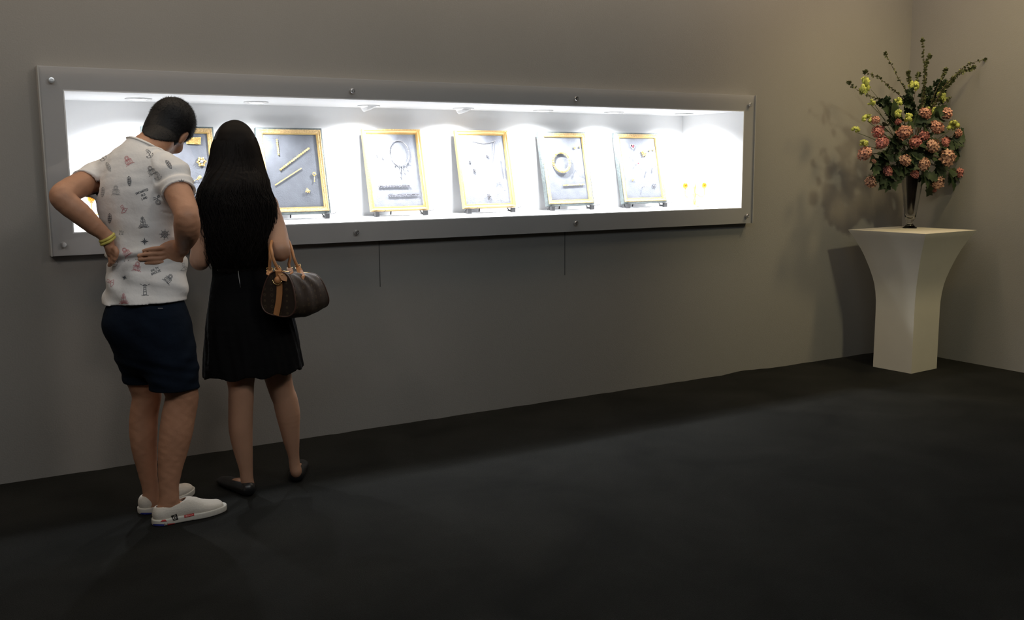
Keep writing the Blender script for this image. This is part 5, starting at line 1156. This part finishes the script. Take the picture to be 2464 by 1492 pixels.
# leafy twigs
TW = [([(70, 370), (160, 440), (300, 500), (400, 560), (480, 650)], 'lowest leafy twig reaching out to the far left', 0, 1), ([(190, 290), (300, 340), (400, 420), (490, 510), (530, 640)], 'leafy twig arching left, second from the left edge', 0, 1), ([(345, 155), (400, 260), (460, 370), (520, 470), (540, 620)], 'tall leafy twig leaning left of centre with a thick tip', 0, 1),
      ([(515, 295), (522, 380), (530, 520), (545, 640)], 'short thin twig with a brown tip left of the highest lime cluster', 2, 1), ([(592, 305), (570, 420), (545, 560), (540, 640)], 'short twig with a dark tuft just above the highest lime cluster', 2, 1), ([(622, 50), (630, 180), (642, 300), (628, 430), (600, 640)], 'tallest twig, upright in the middle', 0, 1),
      ([(676, 168), (645, 240), (637, 330), (632, 480), (600, 640)], 'bushy upright twig just right of the tallest one', 1, 1), ([(795, 272), (760, 350), (705, 470), (650, 640)], 'leafy twig with a tufted tip leaning slightly right', 2, 1), ([(1085, 195), (950, 240), (850, 330), (760, 430), (670, 620)], 'longest leafy twig reaching to the far upper right', 0, 1),
      ([(1005, 255), (900, 300), (820, 380), (740, 480), (670, 640)], 'dense leafy twig just below the longest one at right', 1, 1), ([(885, 440), (800, 510), (740, 580), (680, 680)], 'short twig at the right pointing up with a small leafy tip', 2, 1), ([(760, 375), (735, 440), (705, 520), (670, 640)], 'thick bushy twig filling the upper right behind the lime cluster', 3, 1),
      ([(235, 420), (300, 500), (370, 610), (430, 680)], 'bare thin grass stem at the upper left', 9, 1), ([(330, 520), (370, 560), (410, 620), (450, 700)], 'broad-leaved twig at the left behind the drooping lime buds', 3, 1), ([(650, 440), (640, 500), (630, 560), (610, 660)], 'bushy low twig in the middle behind the topmost salmon head', 3, 1), ([(520, 470), (515, 520), (530, 570), (550, 650)], 'dark bushy low twig left of the middle', 3, 1)]
def leaf_tuft(mb, p, d, r, L, k=4):
    for j in range(k):
        v = Vector((r.gauss(0, 1), r.gauss(0, 1), r.gauss(0, 1))).normalized(); v = (v+Vector(d)*.5).normalized(); n = v.orthogonal().normalized(); s = v.cross(n); w_ = L*.36
        mb.add([p, p+v*L*.5+s*w_+n*L*.1, p+v*L, p+v*L*.5-s*w_+n*L*.1], [(0, 3, 2, 1)])
for n, (zp_, lab, kind, _) in enumerate(TW):
    off = {8: .24, 9: .20, 7: .08}.get(n, rg.uniform(-.04, .05)); P = [fpos(*Z2(x, y), off*(1-i/len(zp_))) for i, (x, y) in enumerate(zp_)]; r = random.Random(n+70)
    sm = []
    for i in range(len(P)-1):
        p0, p1, p2, p3 = P[max(i-1, 0)], P[i], P[i+1], P[min(i+2, len(P)-1)]
        for q in range(6):
            t = q/6; sm.append(.5*((2*p1)+(p2-p0)*t+(2*p0-5*p1+4*p2-p3)*t*t+(3*p1-p0-3*p2+p3)*t**3))
    root = empty('leafy_twig', VC+Vector((0, 0, .30)), lab, 'twig', 'leafy twigs in the vase')
    allp = sm+[P[-1], MOUTH+Vector((r.uniform(-.04, .04), r.uniform(-.04, .04), 0)), VC+Vector((r.uniform(-.01, .01), r.uniform(-.01, .01), .30))]
    mb = MB(); m = len(allp); mb.tube(allp, [.0010+.0022*i/m for i in range(m)], 5); child(mb.build('twig_stem', 'bark' if kind != 9 else 'stemg'), root)
    if kind == 9: continue
    mb = MB(); L0 = len(sm)
    for i, p in enumerate(sm):
        t = i/L0; d = (sm[max(i-1, 0)]-sm[min(i+1, L0-1)]).normalized()
        if kind == 0: leaf_tuft(mb, p+Vector((r.gauss(0, .003), 0, r.gauss(0, .003))), d, r, r.uniform(.012, .019), 2 if r.random() < .3 and t > .1 else 5)
        elif kind == 1: leaf_tuft(mb, p, d, r, r.uniform(.016, .024), 8)
        elif kind == 2:
            if t < .30 or t > .7: leaf_tuft(mb, p, d, r, r.uniform(.016, .024), 7)
        else:
            for q in range(3): leaf_tuft(mb, p+Vector((r.gauss(0, .016), r.gauss(0, .016), r.gauss(0, .014))), d, r, r.uniform(.024, .036), 7)
    leaf_tuft(mb, sm[0], (sm[0]-sm[1]).normalized(), r, .020, 10)
    child(mb.build('foliage', 'leafm' if kind != 3 else 'leafd', smooth=False), root)
# dark leaf sprays filling the heart of the bouquet
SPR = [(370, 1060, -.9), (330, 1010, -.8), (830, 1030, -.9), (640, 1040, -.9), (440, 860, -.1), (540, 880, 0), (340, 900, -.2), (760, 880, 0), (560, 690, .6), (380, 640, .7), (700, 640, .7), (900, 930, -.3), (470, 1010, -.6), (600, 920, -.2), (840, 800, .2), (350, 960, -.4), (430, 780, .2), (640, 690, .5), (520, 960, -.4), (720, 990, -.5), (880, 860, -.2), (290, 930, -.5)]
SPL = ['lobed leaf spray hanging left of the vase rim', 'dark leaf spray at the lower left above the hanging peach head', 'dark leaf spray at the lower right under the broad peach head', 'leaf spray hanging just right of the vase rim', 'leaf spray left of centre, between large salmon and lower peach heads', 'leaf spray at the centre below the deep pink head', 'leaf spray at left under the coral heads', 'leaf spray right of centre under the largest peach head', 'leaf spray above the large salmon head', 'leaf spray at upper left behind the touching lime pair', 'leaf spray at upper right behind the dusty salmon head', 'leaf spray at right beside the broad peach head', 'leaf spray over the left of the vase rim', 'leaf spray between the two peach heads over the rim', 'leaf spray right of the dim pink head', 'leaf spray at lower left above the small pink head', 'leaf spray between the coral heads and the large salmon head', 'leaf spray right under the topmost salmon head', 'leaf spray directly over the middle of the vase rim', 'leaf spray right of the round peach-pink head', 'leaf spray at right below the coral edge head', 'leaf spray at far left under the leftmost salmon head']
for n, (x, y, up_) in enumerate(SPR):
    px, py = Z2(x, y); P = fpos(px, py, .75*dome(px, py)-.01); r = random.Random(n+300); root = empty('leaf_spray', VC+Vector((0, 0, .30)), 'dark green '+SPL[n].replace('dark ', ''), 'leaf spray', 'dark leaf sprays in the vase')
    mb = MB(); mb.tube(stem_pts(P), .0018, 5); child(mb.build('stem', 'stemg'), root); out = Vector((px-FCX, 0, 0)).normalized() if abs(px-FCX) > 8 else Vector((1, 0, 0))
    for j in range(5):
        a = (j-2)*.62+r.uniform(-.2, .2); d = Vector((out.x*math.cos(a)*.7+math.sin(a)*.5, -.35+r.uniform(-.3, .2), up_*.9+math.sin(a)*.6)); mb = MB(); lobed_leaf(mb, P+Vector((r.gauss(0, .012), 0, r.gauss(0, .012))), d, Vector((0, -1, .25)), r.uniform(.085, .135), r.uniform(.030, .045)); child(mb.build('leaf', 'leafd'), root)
